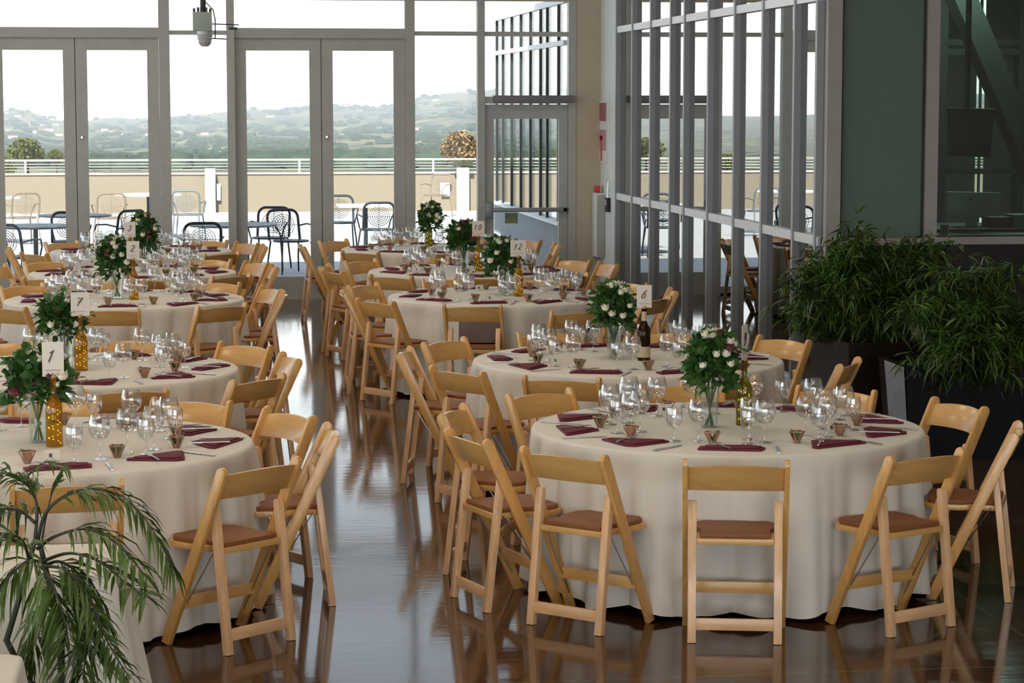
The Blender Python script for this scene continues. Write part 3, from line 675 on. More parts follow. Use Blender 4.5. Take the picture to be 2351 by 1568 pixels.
# chair prototype (local +Y faces the table) ------------------------------------
def make_chair():
    t = thing('folding_chair', 'x', 'chair', (0, 0, 0))
    A = Vector((0, .14, 0)); B = Vector((0, -.225, .785))          # front foot -> top of back
    d = (B - A).normalized(); nrm = Vector((0, d.z, -d.y))
    for s_ in (-1, 1):
        w_ = .026
        pts = [A + nrm * w_, A - nrm * w_, B - nrm * w_ - d * .02, B - nrm * w_ * .6 - d * .004, B + d * .002, B + nrm * w_ * .6 - d * .004, B + nrm * w_ - d * .02]
        pts = [Vector((s_ * .213 - .011, p.y, max(0, p.z))) for p in pts]
        MB().prism(pts, (.022, 0, 0)).build('front_leg', M['wood'], t, bevel=.003)
        p0 = Vector((0, -.205, 0)); p1 = Vector((0, -.135, .60)); dd = (p1 - p0).normalized(); nn = Vector((0, dd.z, -dd.y))
        pts = [p0 + nn * .015, p0 - nn * .015, p1 - nn * .015 - dd * .01, p1 - nn * .008, p1 + nn * .008, p1 + nn * .015 - dd * .01]
        pts = [Vector((s_ * .181 - .018, p.y, max(0, p.z))) for p in pts]
        MB().prism(pts, (.036, 0, 0)).build('rear_leg', M['wood2'], t, bevel=.003)
        br = MB(); br.tube([(s_ * .195, .10, .09), (s_ * .17, -.12, .43)], .003, 5)
        br.build('brace_rod', M['steel'], t)
    # seat
    sp = []
    for x, y in ((-.162, -.17), (.162, -.17), (.162, -.03), (.188, .02), (.188, .14), (.15, .185), (-.15, .185), (-.188, .14), (-.188, .02), (-.162, -.03)): sp.append((x, y, .415))
    MB().prism(sp, (0, 0, .026)).build('seat_frame', M['woodh'], t, bevel=.004)
    MB().prism([(x * .93, y * .93, .441) for x, y, z in sp], (0, 0, .020)).build('seat_pad', M['pad'], t, bevel=.008)
    # curved back rail
    n = 12; vs = []; fs = []
    for i in range(n + 1):
        u = -1 + 2 * i / n; x = u * .203; bow = -.032 * (1 - u * u); arch = .014 * (1 - u * u)
        for zt, yy in ((.648 + .004 * (1 - u * u), 0), (.752 + arch, 0)):
            k = (zt) / .785; yb = .14 - .365 * k + bow
            vs.append((x, yb - .007, zt)); vs.append((x, yb + .009, zt))
    for i in range(n):
        a = i * 4; b = a + 4
        fs += [(a, b, b + 2, a + 2), (a + 1, a + 3, b + 3, b + 1), (a + 2, b + 2, b + 3, a + 3), (a, a + 1, b + 1, b)]
    fs += [(0, 2, 3, 1), (n * 4, n * 4 + 1, n * 4 + 3, n * 4 + 2)]
    MB().add(vs, fs).build('back_rest', M['woodh'], t, smooth=50, bevel=.003)
    MB().box(-.203, .203, .038, .056, .165, .215).build('front_stretcher', M['woodh'], t, bevel=.003)
    MB().box(-.164, .164, -.205, -.187, .055, .105).build('rear_stretcher', M['wood2h'], t, bevel=.003)
    kids(t); return t
chair0 = make_chair(); used = [False]
def first_or_dup(proto, flag, loc, rz, label, group):
    if not flag[0]:
        flag[0] = True; proto.location = loc; proto.rotation_euler = (0, 0, rz); proto['label'] = label; proto['group'] = group; return proto
    return dup(proto, loc, rz, label, group)
def inframe(p, m=40):
    x, y = project(p); return -m < x < 2351 + m and -m < y < 1568 + m

def side_words(items):
    """items: list of (angle, ...) -> (ordinal, side) by place from the left on the camera or window side"""
    out = {}
    for side, sel in (('camera side', lambda a: sin(radians(a)) < 0), ('window side', lambda a: sin(radians(a)) >= 0)):
        s_ = sorted([a for a in items if sel(a)], key=lambda a: cos(radians(a)))
        for i, a in enumerate(s_): out[a] = (ORD[i], side)
    return out

# table-ware prototypes -----------------------------------------------------------
wg = [(0, .0), (.034, .001), (.033, .003), (.006, .008), (.0035, .02), (.0032, .075), (.006, .085), (.028, .093), (.043, .112), (.049, .137), (.047, .160), (.038, .195), (.0375, .195), (.046, .160), (.048, .137), (.042, .113), (.027, .096), (0, .092)]
wine0 = tag(MB().lathe(wg, 22).build('wine_glass', M['crystal'], smooth=60), 'x', 'glass'); wf = [False]; KIDS[wine0.name] = []
gg = [(0, .0), (.032, .001), (.031, .003), (.006, .008), (.0038, .02), (.0038, .05), (.01, .06), (.03, .075), (.037, .10), (.037, .13), (.033, .155), (.0325, .155), (.036, .13), (.036, .10), (.028, .078), (0, .066)]
gob0 = tag(MB().lathe(gg, 22).build('water_goblet', M['crystal'], smooth=60), 'x', 'glass'); gf = [False]; KIDS[gob0.name] = []
def napkin_mesh(kind):
    if kind == 0: pts = [(-.135, -.05), (.135, -.05), (.125, -.025), (.01, .10), (-.02, .10), (-.13, -.02)]
    elif kind == 1: pts = [(-.13, -.04), (.12, -.055), (.14, .01), (.08, .05), (-.12, .03)]
    else: pts = [(-.14, .05), (-.02, -.09), (.02, -.095), (.14, .045), (.12, .065), (-.12, .07)]
    mb = MB(); 
    pts = [(x * 1.12, y * 1.2) for x, y in pts]; mb.prism([(x, y, 0) for x, y in pts], (0, 0, .009)); mb.prism([(x * .86 + .006, y * .8, .009) for x, y in pts], (0, 0, .006)); return mb
naps = []
for k in range(3):
    o = tag(napkin_mesh(k).build('napkin', M['burg'], bevel=.004), 'x', 'napkin'); KIDS[o.name] = []; naps.append([o, [False]])
fk = MB(); fk.box(-.004, .004, -.095, .03, .001, .004); fk.box(-.012, .012, .03, .045, .001, .004)
for k in range(4): fk.box(-.012 + k * .0066, -.009 + k * .0066, .045, .095, .001, .004)
fork0 = tag(fk.build('fork', M['steel']), 'x', 'fork'); ff = [False]; KIDS[fork0.name] = []
kn = MB(); kn.box(-.006, .006, -.11, -.02, .001, .006); kn.prism([(-.008, -.02, .002), (.008, -.02, .002), (.009, .09, .002), (-.002, .11, .002), (-.008, .08, .002)], (0, 0, .002))
knife0 = tag(kn.build('knife', M['steel']), 'x', 'knife'); kf_ = [False]; KIDS[knife0.name] = []
# faceted copper favour with a little succulent
fav0 = thing('favour_planter', 'x', 'favour')
fr_ = MB(); top = [(.036 * cos(a), .036 * sin(a), .052) for a in [pi / 3 * k for k in range(6)]]; bt = [(.012 * cos(a), .012 * sin(a), .0) for a in [pi / 3 * k + pi / 6 for k in range(6)]]
for k in range(6): fr_.tube([top[k], top[(k + 1) % 6]], .0028, 5); fr_.tube([top[k], bt[k]], .0028, 5); fr_.tube([bt[k], top[(k + 1) % 6]], .0028, 5)
fr_.add(top + bt, [(k, (k + 1) % 6, 6 + k) for k in (0, 3)] + [(6, 7, 8, 9, 10, 11)])
fr_.build('frame', M['copper'], fav0)
sc = MB()
for k in range(16): a = random.uniform(0, 6.3); sc.leaf((0, 0, .012), (cos(a) * .6, sin(a) * .6, 1), random.uniform(.035, .07), .016, (sin(a), cos(a), .2), 0)
sc.build('succulent', M['moss'], fav0); kids(fav0); fvf = [False]
card0 = thing('place_card', 'x', 'place card')
MB().add([(-.034, 0, 0), (.034, 0, 0), (.034, .012, .046), (-.034, .012, .046), (.034, .026, 0), (-.034, .026, 0)], [(0, 1, 2, 3), (3, 2, 4, 5)]).build('card', M['card'], card0)
MB().box(-.012, .002, .004, .0045, .016, .032).build('printed_mark', M['ink'], card0, rot=(radians(-14), 0, 0), loc=(0, -.004, 0)); kids(card0); cf = [False]

# numbers on the table cards (strokes in a 1x1.4 box)
def arc(cx, cy_, rx, ry, a0, a1, n=10): return [(cx + rx * cos(radians(a0 + (a1 - a0) * k / n)), cy_ + ry * sin(radians(a0 + (a1 - a0) * k / n))) for k in range(n + 1)]
GL = {'1': [[(.1, 1.0), (.45, 1.35), (.35, .7), (.25, 0)]],
      '2': [arc(.5, 1.05, .35, .32, 160, -50) + [(.1, .1), (.25, .16), (.6, .0), (.95, .15)]],
      '3': [arc(.5, 1.05, .32, .3, 150, -80) , arc(.48, .4, .4, .38, 80, -150)],
      '6': [[(.85, 1.35), (.4, .9)] + arc(.5, .4, .36, .38, 170, 530)],
      '7': [[(.0, 1.2), (.15, 1.32), (.5, 1.2), (.95, 1.35), (.5, .7), (.3, 0)], [(.2, .7), (.75, .72)]],
      '9': [arc(.5, .98, .36, .36, 0, 360) + [(.8, .6), (.6, .2), (.3, -.05)]],
      '0': [arc(.5, .68, .36, .66, 90, 450, 16)]}
def number_card(root, txt, wd, ht, z):
    cd = MB().box(-wd / 2, wd / 2, -.0015, .0015, z, z + ht).build('number_card', M['card'], root)
    mb = MB(); s_ = ht * .36 / 1.4; tot = len(txt) * s_ * .95
    for k, ch in enumerate(txt):
        for st in GL[ch]:
            pts = [(-tot / 2 + k * s_ * .95 + (x + (y - .7) * .35) * s_ * .85, -.0035, z + ht * .42 + y * s_) for x, y in st]
            mb.tube(pts, ht * .021, 5)
    mb.build('number', M['ink'], cd)
    MB().box(-wd * .34, wd * .34, -.003, -.002, z + ht * .17, z + ht * .195).build('printed_line', M['rose_ink'], cd)

BOUQ = {}
def bouquet(root, cx, cz, wx, wz, seed, dark=0, big=1):
    rnd = random.Random(seed); lf_ = MB(); fl = MB(); dk_ = MB()
    for k in range(int(420 * big)):
        a = rnd.uniform(0, 2 * pi); e = rnd.uniform(-.75, 1); rr = rnd.random() ** .35
        c = Vector((cx + wx * rr * cos(a) * sqrt(max(0, 1 - e * e * .8)) * .75, wx * .8 * rr * sin(a) * sqrt(max(0, 1 - e * e * .8)), cz + e * wz * rr))
        dr = (c - Vector((cx, 0, cz - wz * .6))).normalized() + Vector((rnd.gauss(0, .5), rnd.gauss(0, .5), rnd.gauss(0, .4)))
        l = rnd.uniform(.045, .085); lf_.leaf(c, dr, l, l * .6, (rnd.gauss(0, 1), rnd.gauss(0, 1), 1), .2)
    for k in range(16):
        a = rnd.uniform(0, 2 * pi); e = rnd.uniform(-.5, .9); dr = Vector((cos(a) * cos(e), sin(a) * cos(e) * .8, sin(e)))
        for q in range(7):
            f = .75 + q * .085; c = Vector((cx, 0, cz)) + Vector((dr.x * wx, dr.y * wx, dr.z * wz)) * f - Vector((0, 0, .012 * q * q * .1))
            lf_.leaf(c, dr + Vector((rnd.gauss(0, .6), rnd.gauss(0, .6), rnd.gauss(0, .5))), rnd.uniform(.03, .055), rnd.uniform(.012, .022), (rnd.gauss(0, 1), rnd.gauss(0, 1), 1), .3)
    flowers = []
    for k in range(17):
        a = rnd.uniform(0, 2 * pi); rad = rnd.uniform(.0, .9); c = Vector((cx + wx * (.12 + .95 * rad * cos(a)), wx * rad * sin(a) * .8 - .02, cz + wz * (.45 + .55 * (1 - rad * rad))))
        if k > 12: c.z = cz + rnd.uniform(-.3, .4) * wz; c.y = -wx * .85; c.x = cx + rnd.uniform(-.7, .8) * wx
        r = rnd.uniform(.015, .025); red = rnd.random() < .06 + dark; tgt = MB()
        tgt.sphere(c, r, 8, 5, (1, 1, .8), .10)
        for q in range(10):
            b_ = q * pi / 5; tgt.leaf(c + Vector((0, 0, -r * .3)), (cos(b_), sin(b_), .5 + .5 * (q % 2)), r * 1.6, r * 1.3, (0, 0, 1), -.2)
        flowers.append((tgt, red))
    lf_.build('greenery', M['leafA'], root)
    for tgt, red in flowers: tgt.build('berry_cluster' if red else 'rose', M['petal2' if red else 'petal'], root)
    st = MB()
    for k in range(8): a = k * .8; st.tube([(.02 * cos(a), .02 * sin(a), .01), (cx * .5 - .03 * cos(a), -.03 * sin(a), .2), (cx, 0, cz - wz * .3)], .003, 5)
    st.build('stems', M['leafA'], root)

def centre(key, txt, vx, vy, bq, bx, by, bottle, card, crz, dark=0):
    T = TABLES[key]; cx, cy_ = T['c']; z = .742
    v = thing('flower_vase', f'clear vase of cream roses and greenery in the middle of the {T["name"]}', 'vase', (cx + vx, cy_ + vy, z), group='centrepiece bouquets')
    MB().lathe([(0, .004), (.036, .004), (.036, 0), (.038, 0), (.046, .19), (.044, .19), (.034, .008), (0, .008)], 22).build('vase', M['vase'], v, smooth=50)
    bouquet(v, *bq, hash(key) % 1 + ord(key[0]) * 7 + int(key[1]), dark)
    m = {'amber': 'amber', 'olive': 'olive', 'brown': 'brownb'}[bottle]
    b = thing('wine_bottle', f'{bottle} bottle holding the number card on the {T["name"]}', 'bottle', (cx + bx, cy_ + by, z), crz, group='bottles with table number cards')
    MB().lathe([(0, 0), (.036, 0), (.038, .004), (.038, .17), (.034, .195), (.018, .225), (.014, .24), (.014, .295), (.016, .297), (.016, .31), (0, .31)], 22).build('glass_body', M[m], b, smooth=50)
    MB().lathe([(.0125, .30), (.0125, .325)], 10, closed=True).build('cork', M['cork'], b)
    if bottle == 'brown': MB().lathe([(.0386, .02), (.0386, .085)], 22).build('label_band', M['kraft'], b, smooth=50); MB().lathe([(.0148, .235), (.0148, .293)], 16).build('neck_foil', M['kraft'], b, smooth=50)
    else:
        f = MB(); rnd = random.Random(ord(key[1]))
        for k in range(26): a = k * .9; f.sphere((.026 * cos(a), .026 * sin(a), .015 + k * .0066), .0030, 6, 4)
        f.build('fairy_lights', M['fairy'], b)
    if card:
        s_ = MB(); s_.tube([(0, .003, .31), (0, .003, .36)], .002, 5); s_.build('card_pick', M['cork'], b)
        number_card(b, txt, card[0], card[1], .315)

def table(key):
    T = TABLES[key]; cx, cy_ = T['c']; nm_ = T['name']
    t = thing('round_table', f'round folding table hidden under the cloth, {nm_}', 'table', (cx, cy_, 0), group='round banquet tables')
    MB().lathe([(0, .705), (TR - .01, .705), (TR - .008, .733), (0, .733)], 48).build('table_top', M['wood2'], t, smooth=40)
    for sx, sy in ((1, 1), (1, -1), (-1, 1), (-1, -1)): MB().tube([(sx * .45, sy * .4, .705), (sx * .5, sy * .42, 0)], .014, 8).build('leg', M['steel'], t)
    tag(cloth_mesh(TR, .741, sum(map(ord, key))).build('tablecloth', M['cloth'], smooth=60, loc=(cx, cy_, 0)), f'ivory cloth draped to the floor over the {nm_}', 'tablecloth', 'round ivory tablecloths')
    chs = []
    for a in T['ch']:
        r = 1.335
        if isinstance(a, tuple): a, r = a
        r -= .205; p = (cx + r * cos(radians(a)), cy_ + r * sin(radians(a)), 0)
        bp = (cx + (r + .2) * cos(radians(a)), cy_ + (r + .2) * sin(radians(a)), .75)
        if inframe(bp, 100) or inframe((p[0], p[1], .75), 60): chs.append((a, p))
    W = side_words([a for a, p in chs])
    for a, p in chs:
        o_, s_ = W[a]
        first_or_dup(chair0, used, p, radians(a + 90 + random.uniform(-2, 2)), f'brown-padded wooden folding chair, {o_} from left on the {s_}, {nm_}', f'folding chairs at the {nm_}')
    # place settings
    ph = T.get('ph', T['ch'][0] if not isinstance(T['ch'][0], tuple) else 0)
    pl = []
    for k in range(10):
        a = (ph + 36 * k + 180) % 360 - 180
        if inframe((cx + .7 * cos(radians(a)), cy_ + .7 * sin(radians(a)), .74), 10): pl.append(a)
    W = side_words(pl); near = key[1] in '123'
    rnd = random.Random(ord(key[0]) * 3 + int(key[1]))
    for a in pl:
        o_, s_ = W[a]; ar_ = radians(a); where = f'{o_} setting from left, {s_} of {nm_}'
        def P(r, off, z=.742): return (cx + r * cos(ar_) - off * sin(ar_), cy_ + r * sin(ar_) + off * cos(ar_), z)
        j = rnd.uniform
        o, fl = naps[rnd.randrange(3)]
        first_or_dup(o, fl, P(.75 + j(-.02, .02), j(-.03, .03)), ar_ + pi / 2 + j(-.5, .5), f'folded burgundy napkin, {where}', f'napkins on the {nm_}')
        first_or_dup(wine0, wf, P(.53 + j(-.03, .02), .17 + j(-.02, .02)), 0, f'tall wine glass, {where}', f'wine glasses on the {nm_}')
        first_or_dup(gob0, gf, P(.60 + j(-.03, .02), .08 + j(-.02, .02)), 0, f'shorter stemmed goblet, {where}', f'goblets on the {nm_}')
        if rnd.random() < .6: first_or_dup(wine0, wf, P(.47 + j(-.03, .02), .07 + j(-.02, .02)), 0, f'second tall wine glass, {where}', f'wine glasses on the {nm_}')
        first_or_dup(fav0, fvf, P(.59 + j(-.03, .03), -.10 + j(-.03, .03)), j(0, 3), f'copper faceted favour planter, {where}', f'favours on the {nm_}')
        if near:
            first_or_dup(fork0, ff, P(.745, -.05, .7575), ar_ + pi / 2 + j(-.9, .9), f'steel fork, {where}', f'forks on the {nm_}')
            first_or_dup(knife0, kf_, P(.76, .20), ar_ + pi / 2, f'steel knife, {where}', f'knives on the {nm_}')
        if rnd.random() < .45: first_or_dup(card0, cf, P(.52, -.02, .742), j(-.3, .3), f'cream tent card with dark mark, {where}', f'place cards on the {nm_}')
for k in TABLES: table(k)
# centre pieces: vase offset, bouquet (dx, z, half width, half height), bottle offset, kind, card size, card turn
centre('R1', '9', -.09, -.02, (.01, .30, .135, .155), .09, .03, 'olive', (.10, .165), radians(62))
centre('R2', '6', -.08, .03, (-.01, .30, .13, .15), .08, -.09, 'brown', (.09, .135), 0, .05)
centre('R3', '12', .0, .04, (-.03, .29, .15, .16), .09, -.11, 'amber', (.125, .13), 0, .25)
centre('R4', '10', -.05, .04, (-.02, .29, .15, .15), .06, -.11, 'amber', (.11, .14), 0, .4)
centre('R5', '1', -.02, -.02, (.02, .31, .13, .16), -.02, -.08, 'olive', (.11, .12), 0, .3)
centre('L1', '1', -.04, .06, (.0, .28, .17, .14), .04, -.09, 'amber', (.095, .155), 0, .05)
centre('L2', '7', -.06, .05, (-.02, .29, .14, .14), .03, -.08, 'amber', (.105, .135), 0, .1)
centre('L3', '2', -.06, .05, (-.02, .30, .15, .18), .07, -.11, 'amber', (.10, .14), 0, .1)
centre('L4', '3', .10, .0, (.02, .32, .11, .19), -.02, -.04, 'amber', (.10, .14), 0, .1)
centre('L5', '0', .0, .0, (.0, .25, .10, .12), .08, .0, 'brown', None, 0, .1)
# box left standing on a chair of the third right table
gb = at(1112, 770, 16.98)
tag(MB().box(-.17, .15, -.05, .03, 0, .27).build('gift_bag', mat('taupe_bag', (.19, .145, .13), .6, 0, .08), bevel=.008, loc=(2.14, 17.52, .465), rot=(radians(-6), 0, radians(-10))), 'taupe grey square bag standing on a chair seat of the third right table', 'bag')

# ------------------------------------------------------------------ planters and bamboo
def planter(label, x0, x1, y0, y1, h, m, name='square_planter'):
    t = thing(name, label, 'planter', ((x0 + x1) / 2, (y0 + y1) / 2, 0)); hx, hy_ = (x1 - x0) / 2, (y1 - y0) / 2; k = .9
    vs = []; 
    for zz, s_ in ((0, k), (h, 1.0)): vs += [(-hx * s_, -hy_ * s_, zz), (hx * s_, -hy_ * s_, zz), (hx * s_, hy_ * s_, zz), (-hx * s_, hy_ * s_, zz)]
    i_ = .92; vs += [(-hx * i_, -hy_ * i_, h), (hx * i_, -hy_ * i_, h), (hx * i_, hy_ * i_, h), (-hx * i_, hy_ * i_, h)]
    vs += [(x, y, h - .06) for x, y, z in vs[8:12]]
    fs = [(3, 2, 1, 0)] + [(k_, (k_ + 1) % 4, 4 + (k_ + 1) % 4, 4 + k_) for k_ in range(4)] + [(4 + k_, 4 + (k_ + 1) % 4, 8 + (k_ + 1) % 4, 8 + k_) for k_ in range(4)] + [(8 + k_, 8 + (k_ + 1) % 4, 12 + (k_ + 1) % 4, 12 + k_) for k_ in range(4)]
    MB().add(vs, fs).build('box', m, t)
    MB().box(-hx * .92, hx * .92, -hy_ * .92, hy_ * .92, h - .1, h - .05).build('soil', M['soil'], t)
    return t
planter('tall dark brown planter behind the second right table, the left of two', 4.40, 5.00, 15.45, 16.5, .64, M['planter'])
pl2 = planter('glossy black planter nearest the camera, the right of two', 4.46, 5.45, 14.35, 14.95, .61, M['planter_s'])
MB().add([(-.452, -.262, .02), (-.452, .12, .02), (-.502, .14, .60), (-.502, -.29, .60)], [(0, 1, 2, 3)]).build('painted_highlight', M['highlight'], pl2)  # pale panel added as the bright reflection on the planter's left face
def bamboo(label, cx, cy_, hz0, spots, seed, zb):
    rnd = random.Random(seed)
    t = thing('bamboo_plant', label, 'plant', (cx, cy_, zb))
    lv = MB(); st = MB()
    for (sx, sy, tz, rad) in spots:
        for q in range(5):
            bx, by = rnd.uniform(-.12, .12), rnd.uniform(-.12, .12)
            tip = Vector((sx + rnd.gauss(0, rad * .6), sy + rnd.gauss(0, rad * .5), tz * rnd.uniform(.55, 1.0)))
            mid = Vector((bx + (tip.x - bx) * .35, by + (tip.y - by) * .35, tip.z * .7))
            pts = [Vector((bx, by, 0)).lerp(mid, u / 4) if u <= 4 else None for u in range(5)] + [mid.lerp(tip, u / 4) - Vector((0, 0, .03 * u * u / 16)) for u in range(1, 5)]
            st.tube(pts, [.006 - .0005 * i for i in range(len(pts))], 5)
            for i in range(2, len(pts)):
                for r_ in range(13):
                    p = pts[i] + Vector((rnd.gauss(0, .06), rnd.gauss(0, .06), rnd.gauss(0, .05)))
                    a = rnd.uniform(0, 2 * pi); base_d = Vector((cos(a), sin(a), rnd.uniform(-.6, .5)))
                    for l_ in range(4):
                        d = base_d + Vector((rnd.gauss(0, .45), rnd.gauss(0, .45), rnd.gauss(-.1, .35)))
                        lv.leaf(p, d, rnd.uniform(.08, .16), rnd.uniform(.011, .019), (rnd.gauss(0, .6), rnd.gauss(0, .6), 1), rnd.uniform(.1, .5))
    st.build('stems', M['stemB'], t); lv.build('leaves', M['leafB'], t)
bamboo('dense leafy bamboo in the brown planter beside the glass wall', 4.70, 15.95, 0, [(-.42, 0, .62, .13), (-.5, -.1, .48, .10), (-.3, 0, .86, .12), (0, .1, .80, .16), (.3, 0, .78, .16), (-.2, -.2, .5, .16), (.3, -.2, .5, .2), (-.42, .1, .3, .12), (0, -.2, .35, .2), (.2, .1, .6, .2)], 3, .6)
bamboo('arching bamboo in the glossy black planter near the office wall', 4.95, 14.52, 0, [(-.38, 0, .50, .16), (-.1, 0, .74, .16), (.15, 0, .66, .16), (.35, .1, .50, .16), (.55, 0, .44, .12), (-.2, -.2, .3, .2), (.1, -.2, .2, .2), (0, -.2, .4, .24), (-.3, -.1, .2, .16), (.2, -.2, .3, .2), (-.1, 0, .5, .2)], 5, .54)

# ------------------------------------------------------------------ foreground left
def rect_table(label, clabel, x0, x1, y0, y1, top=.74, flare=.07, seed=1):
    t = thing('serving_table', label, 'table', ((x0 + x1) / 2, (y0 + y1) / 2, 0)); hx, hy_ = (x1 - x0) / 2, (y1 - y0) / 2
    MB().box(-hx + .01, hx - .01, -hy_ + .01, hy_ - .01, top - .035, top - .006).build('table_top', M['wood2'], t)
    for sx, sy in ((1, 1), (1, -1), (-1, 1), (-1, -1)): MB().tube([(sx * (hx - .1), sy * (hy_ - .1), 0), (sx * (hx - .1), sy * (hy_ - .1), top - .03)], .015, 8).build('leg', M['steel'], t)
    # perimeter with rounded corners
    rnd = random.Random(seed); per = []; r = .05; n = 6
    for cx, cy_, a0 in ((hx - r, hy_ - r, 0), (-hx + r, hy_ - r, 90), (-hx + r, -hy_ + r, 180), (hx - r, -hy_ + r, 270)):
        for k in range(n + 1):
            a = radians(a0 + 90 * k / n); per.append((Vector((cx + r * cos(a), cy_ + r * sin(a), 0)), Vector((cos(a), sin(a), 0)), 1 if 0 < k < n else .5))
    dense = []
    for i in range(len(per)):
        p, nn, c = per[i]; p2, n2, c2 = per[(i + 1) % len(per)]; m_ = max(1, int((p2 - p).length / .03))
        for k in range(m_): u = k / m_; dense.append((p.lerp(p2, u), nn.lerp(n2, u).normalized(), c * (1 - u) + c2 * u if m_ == 1 else .25 + .25 * abs(2 * u - 1)))
    vs = [(0, 0, top)]; fs = []; N_ = len(dense)
    levels = [(-.012, 0), (0, .004), (.003, .02), (.006, .12), (.012, .3), (.018, .5), (.022, .7)]
    for off, dz_ in levels:
        k = dz_ / .7
        for i, (p, nn, c) in enumerate(dense):
            fold = sin(i * .55 + seed) * .018 * k + sin(i * .23) * .012 * k
            q = p + nn * (off + k * flare * (c * 1.6) + fold); vs.append((q.x, q.y, top - dz_))
    for i in range(N_): fs.append((0, 1 + i, 1 + (i + 1) % N_))
    for l in range(len(levels) - 1):
        for i in range(N_): a = 1 + l * N_ + i; b = 1 + l * N_ + (i + 1) % N_; fs.append((a, a + N_, b + N_, b))
    o = MB().add(vs, fs).build('tablecloth', M['cloth'], smooth=60, loc=((x0 + x1) / 2, (y0 + y1) / 2, 0)); tag(o, clabel, 'tablecloth')
rect_table('rectangular table under the ivory cloth behind the palm', 'ivory floor-length cloth on the rectangular table behind the palm', -2.1, -.27, 7.75, 8.25, seed=2)
rect_table('small table under the cloth in the bottom left corner', 'ivory cloth with rounded corner in the bottom left corner', -1.6, -.49, 5.9, 6.60, seed=5)
pt = thing('potted_palm', 'dark green arching palm in a black pot at the bottom left corner', 'plant', (-.42, 7.15, 0))
MB().lathe([(0, 0), (.13, 0), (.17, .42), (.18, .45), (.16, .45), (.155, .40), (0, .40)], 24).build('pot', M['planter'], pt, smooth=40)
def fpt(px, py, Y): p = at(px, py, Y); return Vector((p.x + .42, p.y - 7.15, p.z))
def frond(poly, Y0, Y1, ll=.16, lw=.016, n=26, droop=.55, thick=.006, seed=0, skip=.12):
    n = int(n * 1.25); lw = lw * .72
    rnd = random.Random(seed); P = [fpt(x, y, Y0 + (Y1 - Y0) * i / (len(poly) - 1)) for i, (x, y) in enumerate(poly)]
    pts = []
    for i in range(len(P) - 1):
        p0 = P[max(0, i - 1)]; p1 = P[i]; p2 = P[i + 1]; p3 = P[min(len(P) - 1, i + 2)]
        for k in range(6):
            t = k / 6; pts.append(.5 * ((2 * p1) + (p2 - p0) * t + (2 * p0 - 5 * p1 + 4 * p2 - p3) * t * t + (3 * p1 - p0 - 3 * p2 + p3) * t ** 3))
    pts.append(P[-1]); N_ = len(pts)
    s_ = MB().tube(pts, [thick * (1 - .7 * i / N_) for i in range(N_)], 6).build('frond_stem', M['stemP'], pt, smooth=60)
    lv = MB()
    for k in range(n):
        u = skip + (1 - skip) * k / n; f = u * (N_ - 1); i = int(f); p = pts[i].lerp(pts[min(i + 1, N_ - 1)], f - i)
        d = (pts[min(i + 2, N_ - 1)] - pts[max(i - 1, 0)]).normalized(); sd_ = d.cross(Vector((0, 0, 1))).normalized()
        for sg in (-1, 1):
            dr = d * .8 + sd_ * sg * .9 + Vector((0, 0, rnd.uniform(-.45, .35))) + Vector((rnd.gauss(0, .12),) * 3)
            l = ll * rnd.uniform(.75, 1.15) * (1 - .35 * u)
            lv.leaf(p, dr, l, lw * rnd.uniform(.7, 1.0), (rnd.gauss(0, .5), rnd.gauss(0, .5), 1), .75 * droop * rnd.uniform(.5, 1.4))
    lv.build('frond_leaves', M['leafP'], s_)
trunk = MB(); trunk.tube([fpt(150, 1560, 7.15) - Vector((0, 0, .1)), fpt(60, 1560, 7.15), fpt(15, 1470, 7.15), fpt(45, 1370, 7.15), fpt(80, 1240, 7.15)], [.012, .011, .010, .009, .008], 8)
trunk.build('trunk', M['stemP'], pt, smooth=60)
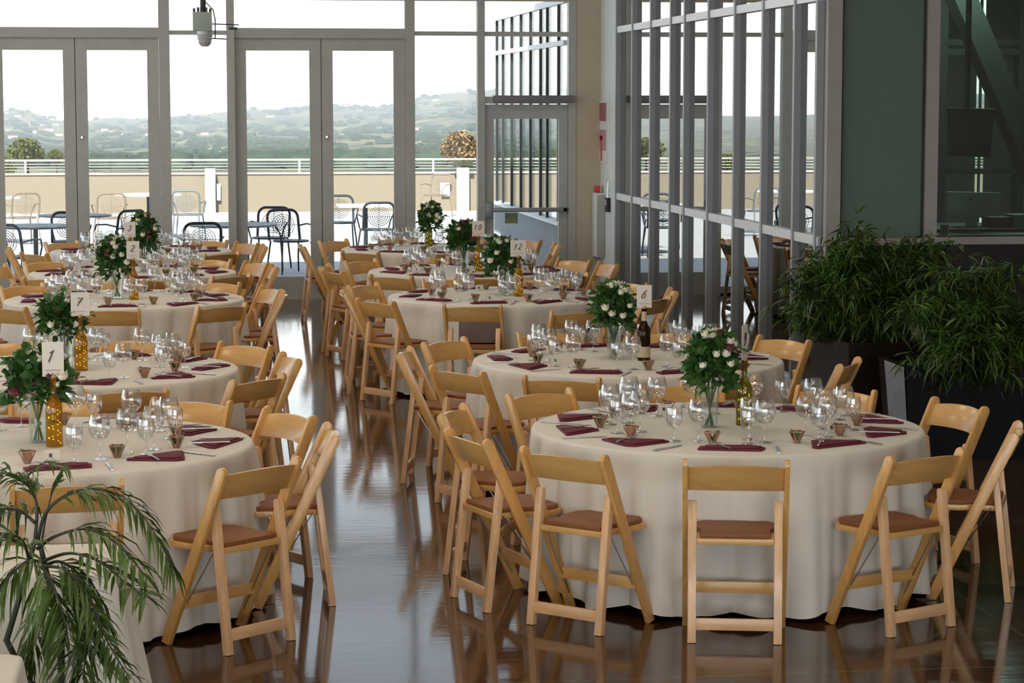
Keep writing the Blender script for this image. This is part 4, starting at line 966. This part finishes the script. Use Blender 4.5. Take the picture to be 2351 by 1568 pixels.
MB().tube([(0, 0, .38), fpt(140, 1450, 7.1), fpt(110, 1330, 7.15), fpt(90, 1240, 7.15)], [.012, .011, .01, .007], 8).build('trunk', M['stemP'], pt, smooth=60)
frond([(85, 1250), (110, 1170), (185, 1125), (270, 1135), (340, 1200), (400, 1310)], 7.15, 7.0, .14, .015, 34, .8, seed=1, skip=.3)
frond([(80, 1240), (84, 1160), (60, 1110), (10, 1085), (-50, 1110)], 7.15, 7.2, .15, .017, 26, .7, seed=2, skip=.3)
frond([(60, 1115), (70, 1085), (110, 1060), (160, 1075)], 7.15, 7.1, .08, .012, 14, .5, .003, seed=12)
frond([(85, 1260), (130, 1230), (200, 1215), (270, 1250), (340, 1330)], 7.1, 6.9, .15, .02, 22, .7, seed=3, skip=.35)
frond([(95, 1290), (160, 1270), (230, 1290), (290, 1340), (340, 1370)], 7.1, 6.8, .13, .02, 20, .5, seed=4, skip=.3)
frond([(95, 1300), (150, 1310), (210, 1380), (245, 1470), (300, 1560)], 7.0, 6.8, .13, .022, 24, .45, seed=5, skip=.2)
frond([(95, 1300), (120, 1340), (150, 1430), (160, 1530)], 7.0, 6.85, .17, .02, 26, .9, seed=6)
frond([(90, 1290), (60, 1290), (10, 1340), (-40, 1440)], 7.05, 6.95, .15, .02, 22, .7, seed=7)
frond([(80, 1200), (40, 1170), (-10, 1180), (-60, 1260)], 7.15, 7.25, .16, .02, 22, .8, seed=8)
frond([(95, 1250), (105, 1190), (120, 1130), (135, 1100)], 7.15, 7.15, .10, .02, 6, .1, .004, seed=9, skip=.6)
frond([(100, 1300), (140, 1290), (190, 1330), (220, 1420), (215, 1500)], 7.1, 7.0, .16, .02, 26, .8, seed=10, skip=.2)
frond([(70, 1300), (50, 1240), (0, 1230), (-50, 1300)], 7.1, 7.0, .15, .02, 20, .7, seed=11)
frond([(90, 1310), (100, 1380), (90, 1450), (60, 1520)], 7.05, 7.1, .16, .02, 24, .8, seed=13)
frond([(100, 1320), (170, 1370), (200, 1450), (190, 1560)], 7.05, 7.0, .17, .022, 26, .8, seed=14)
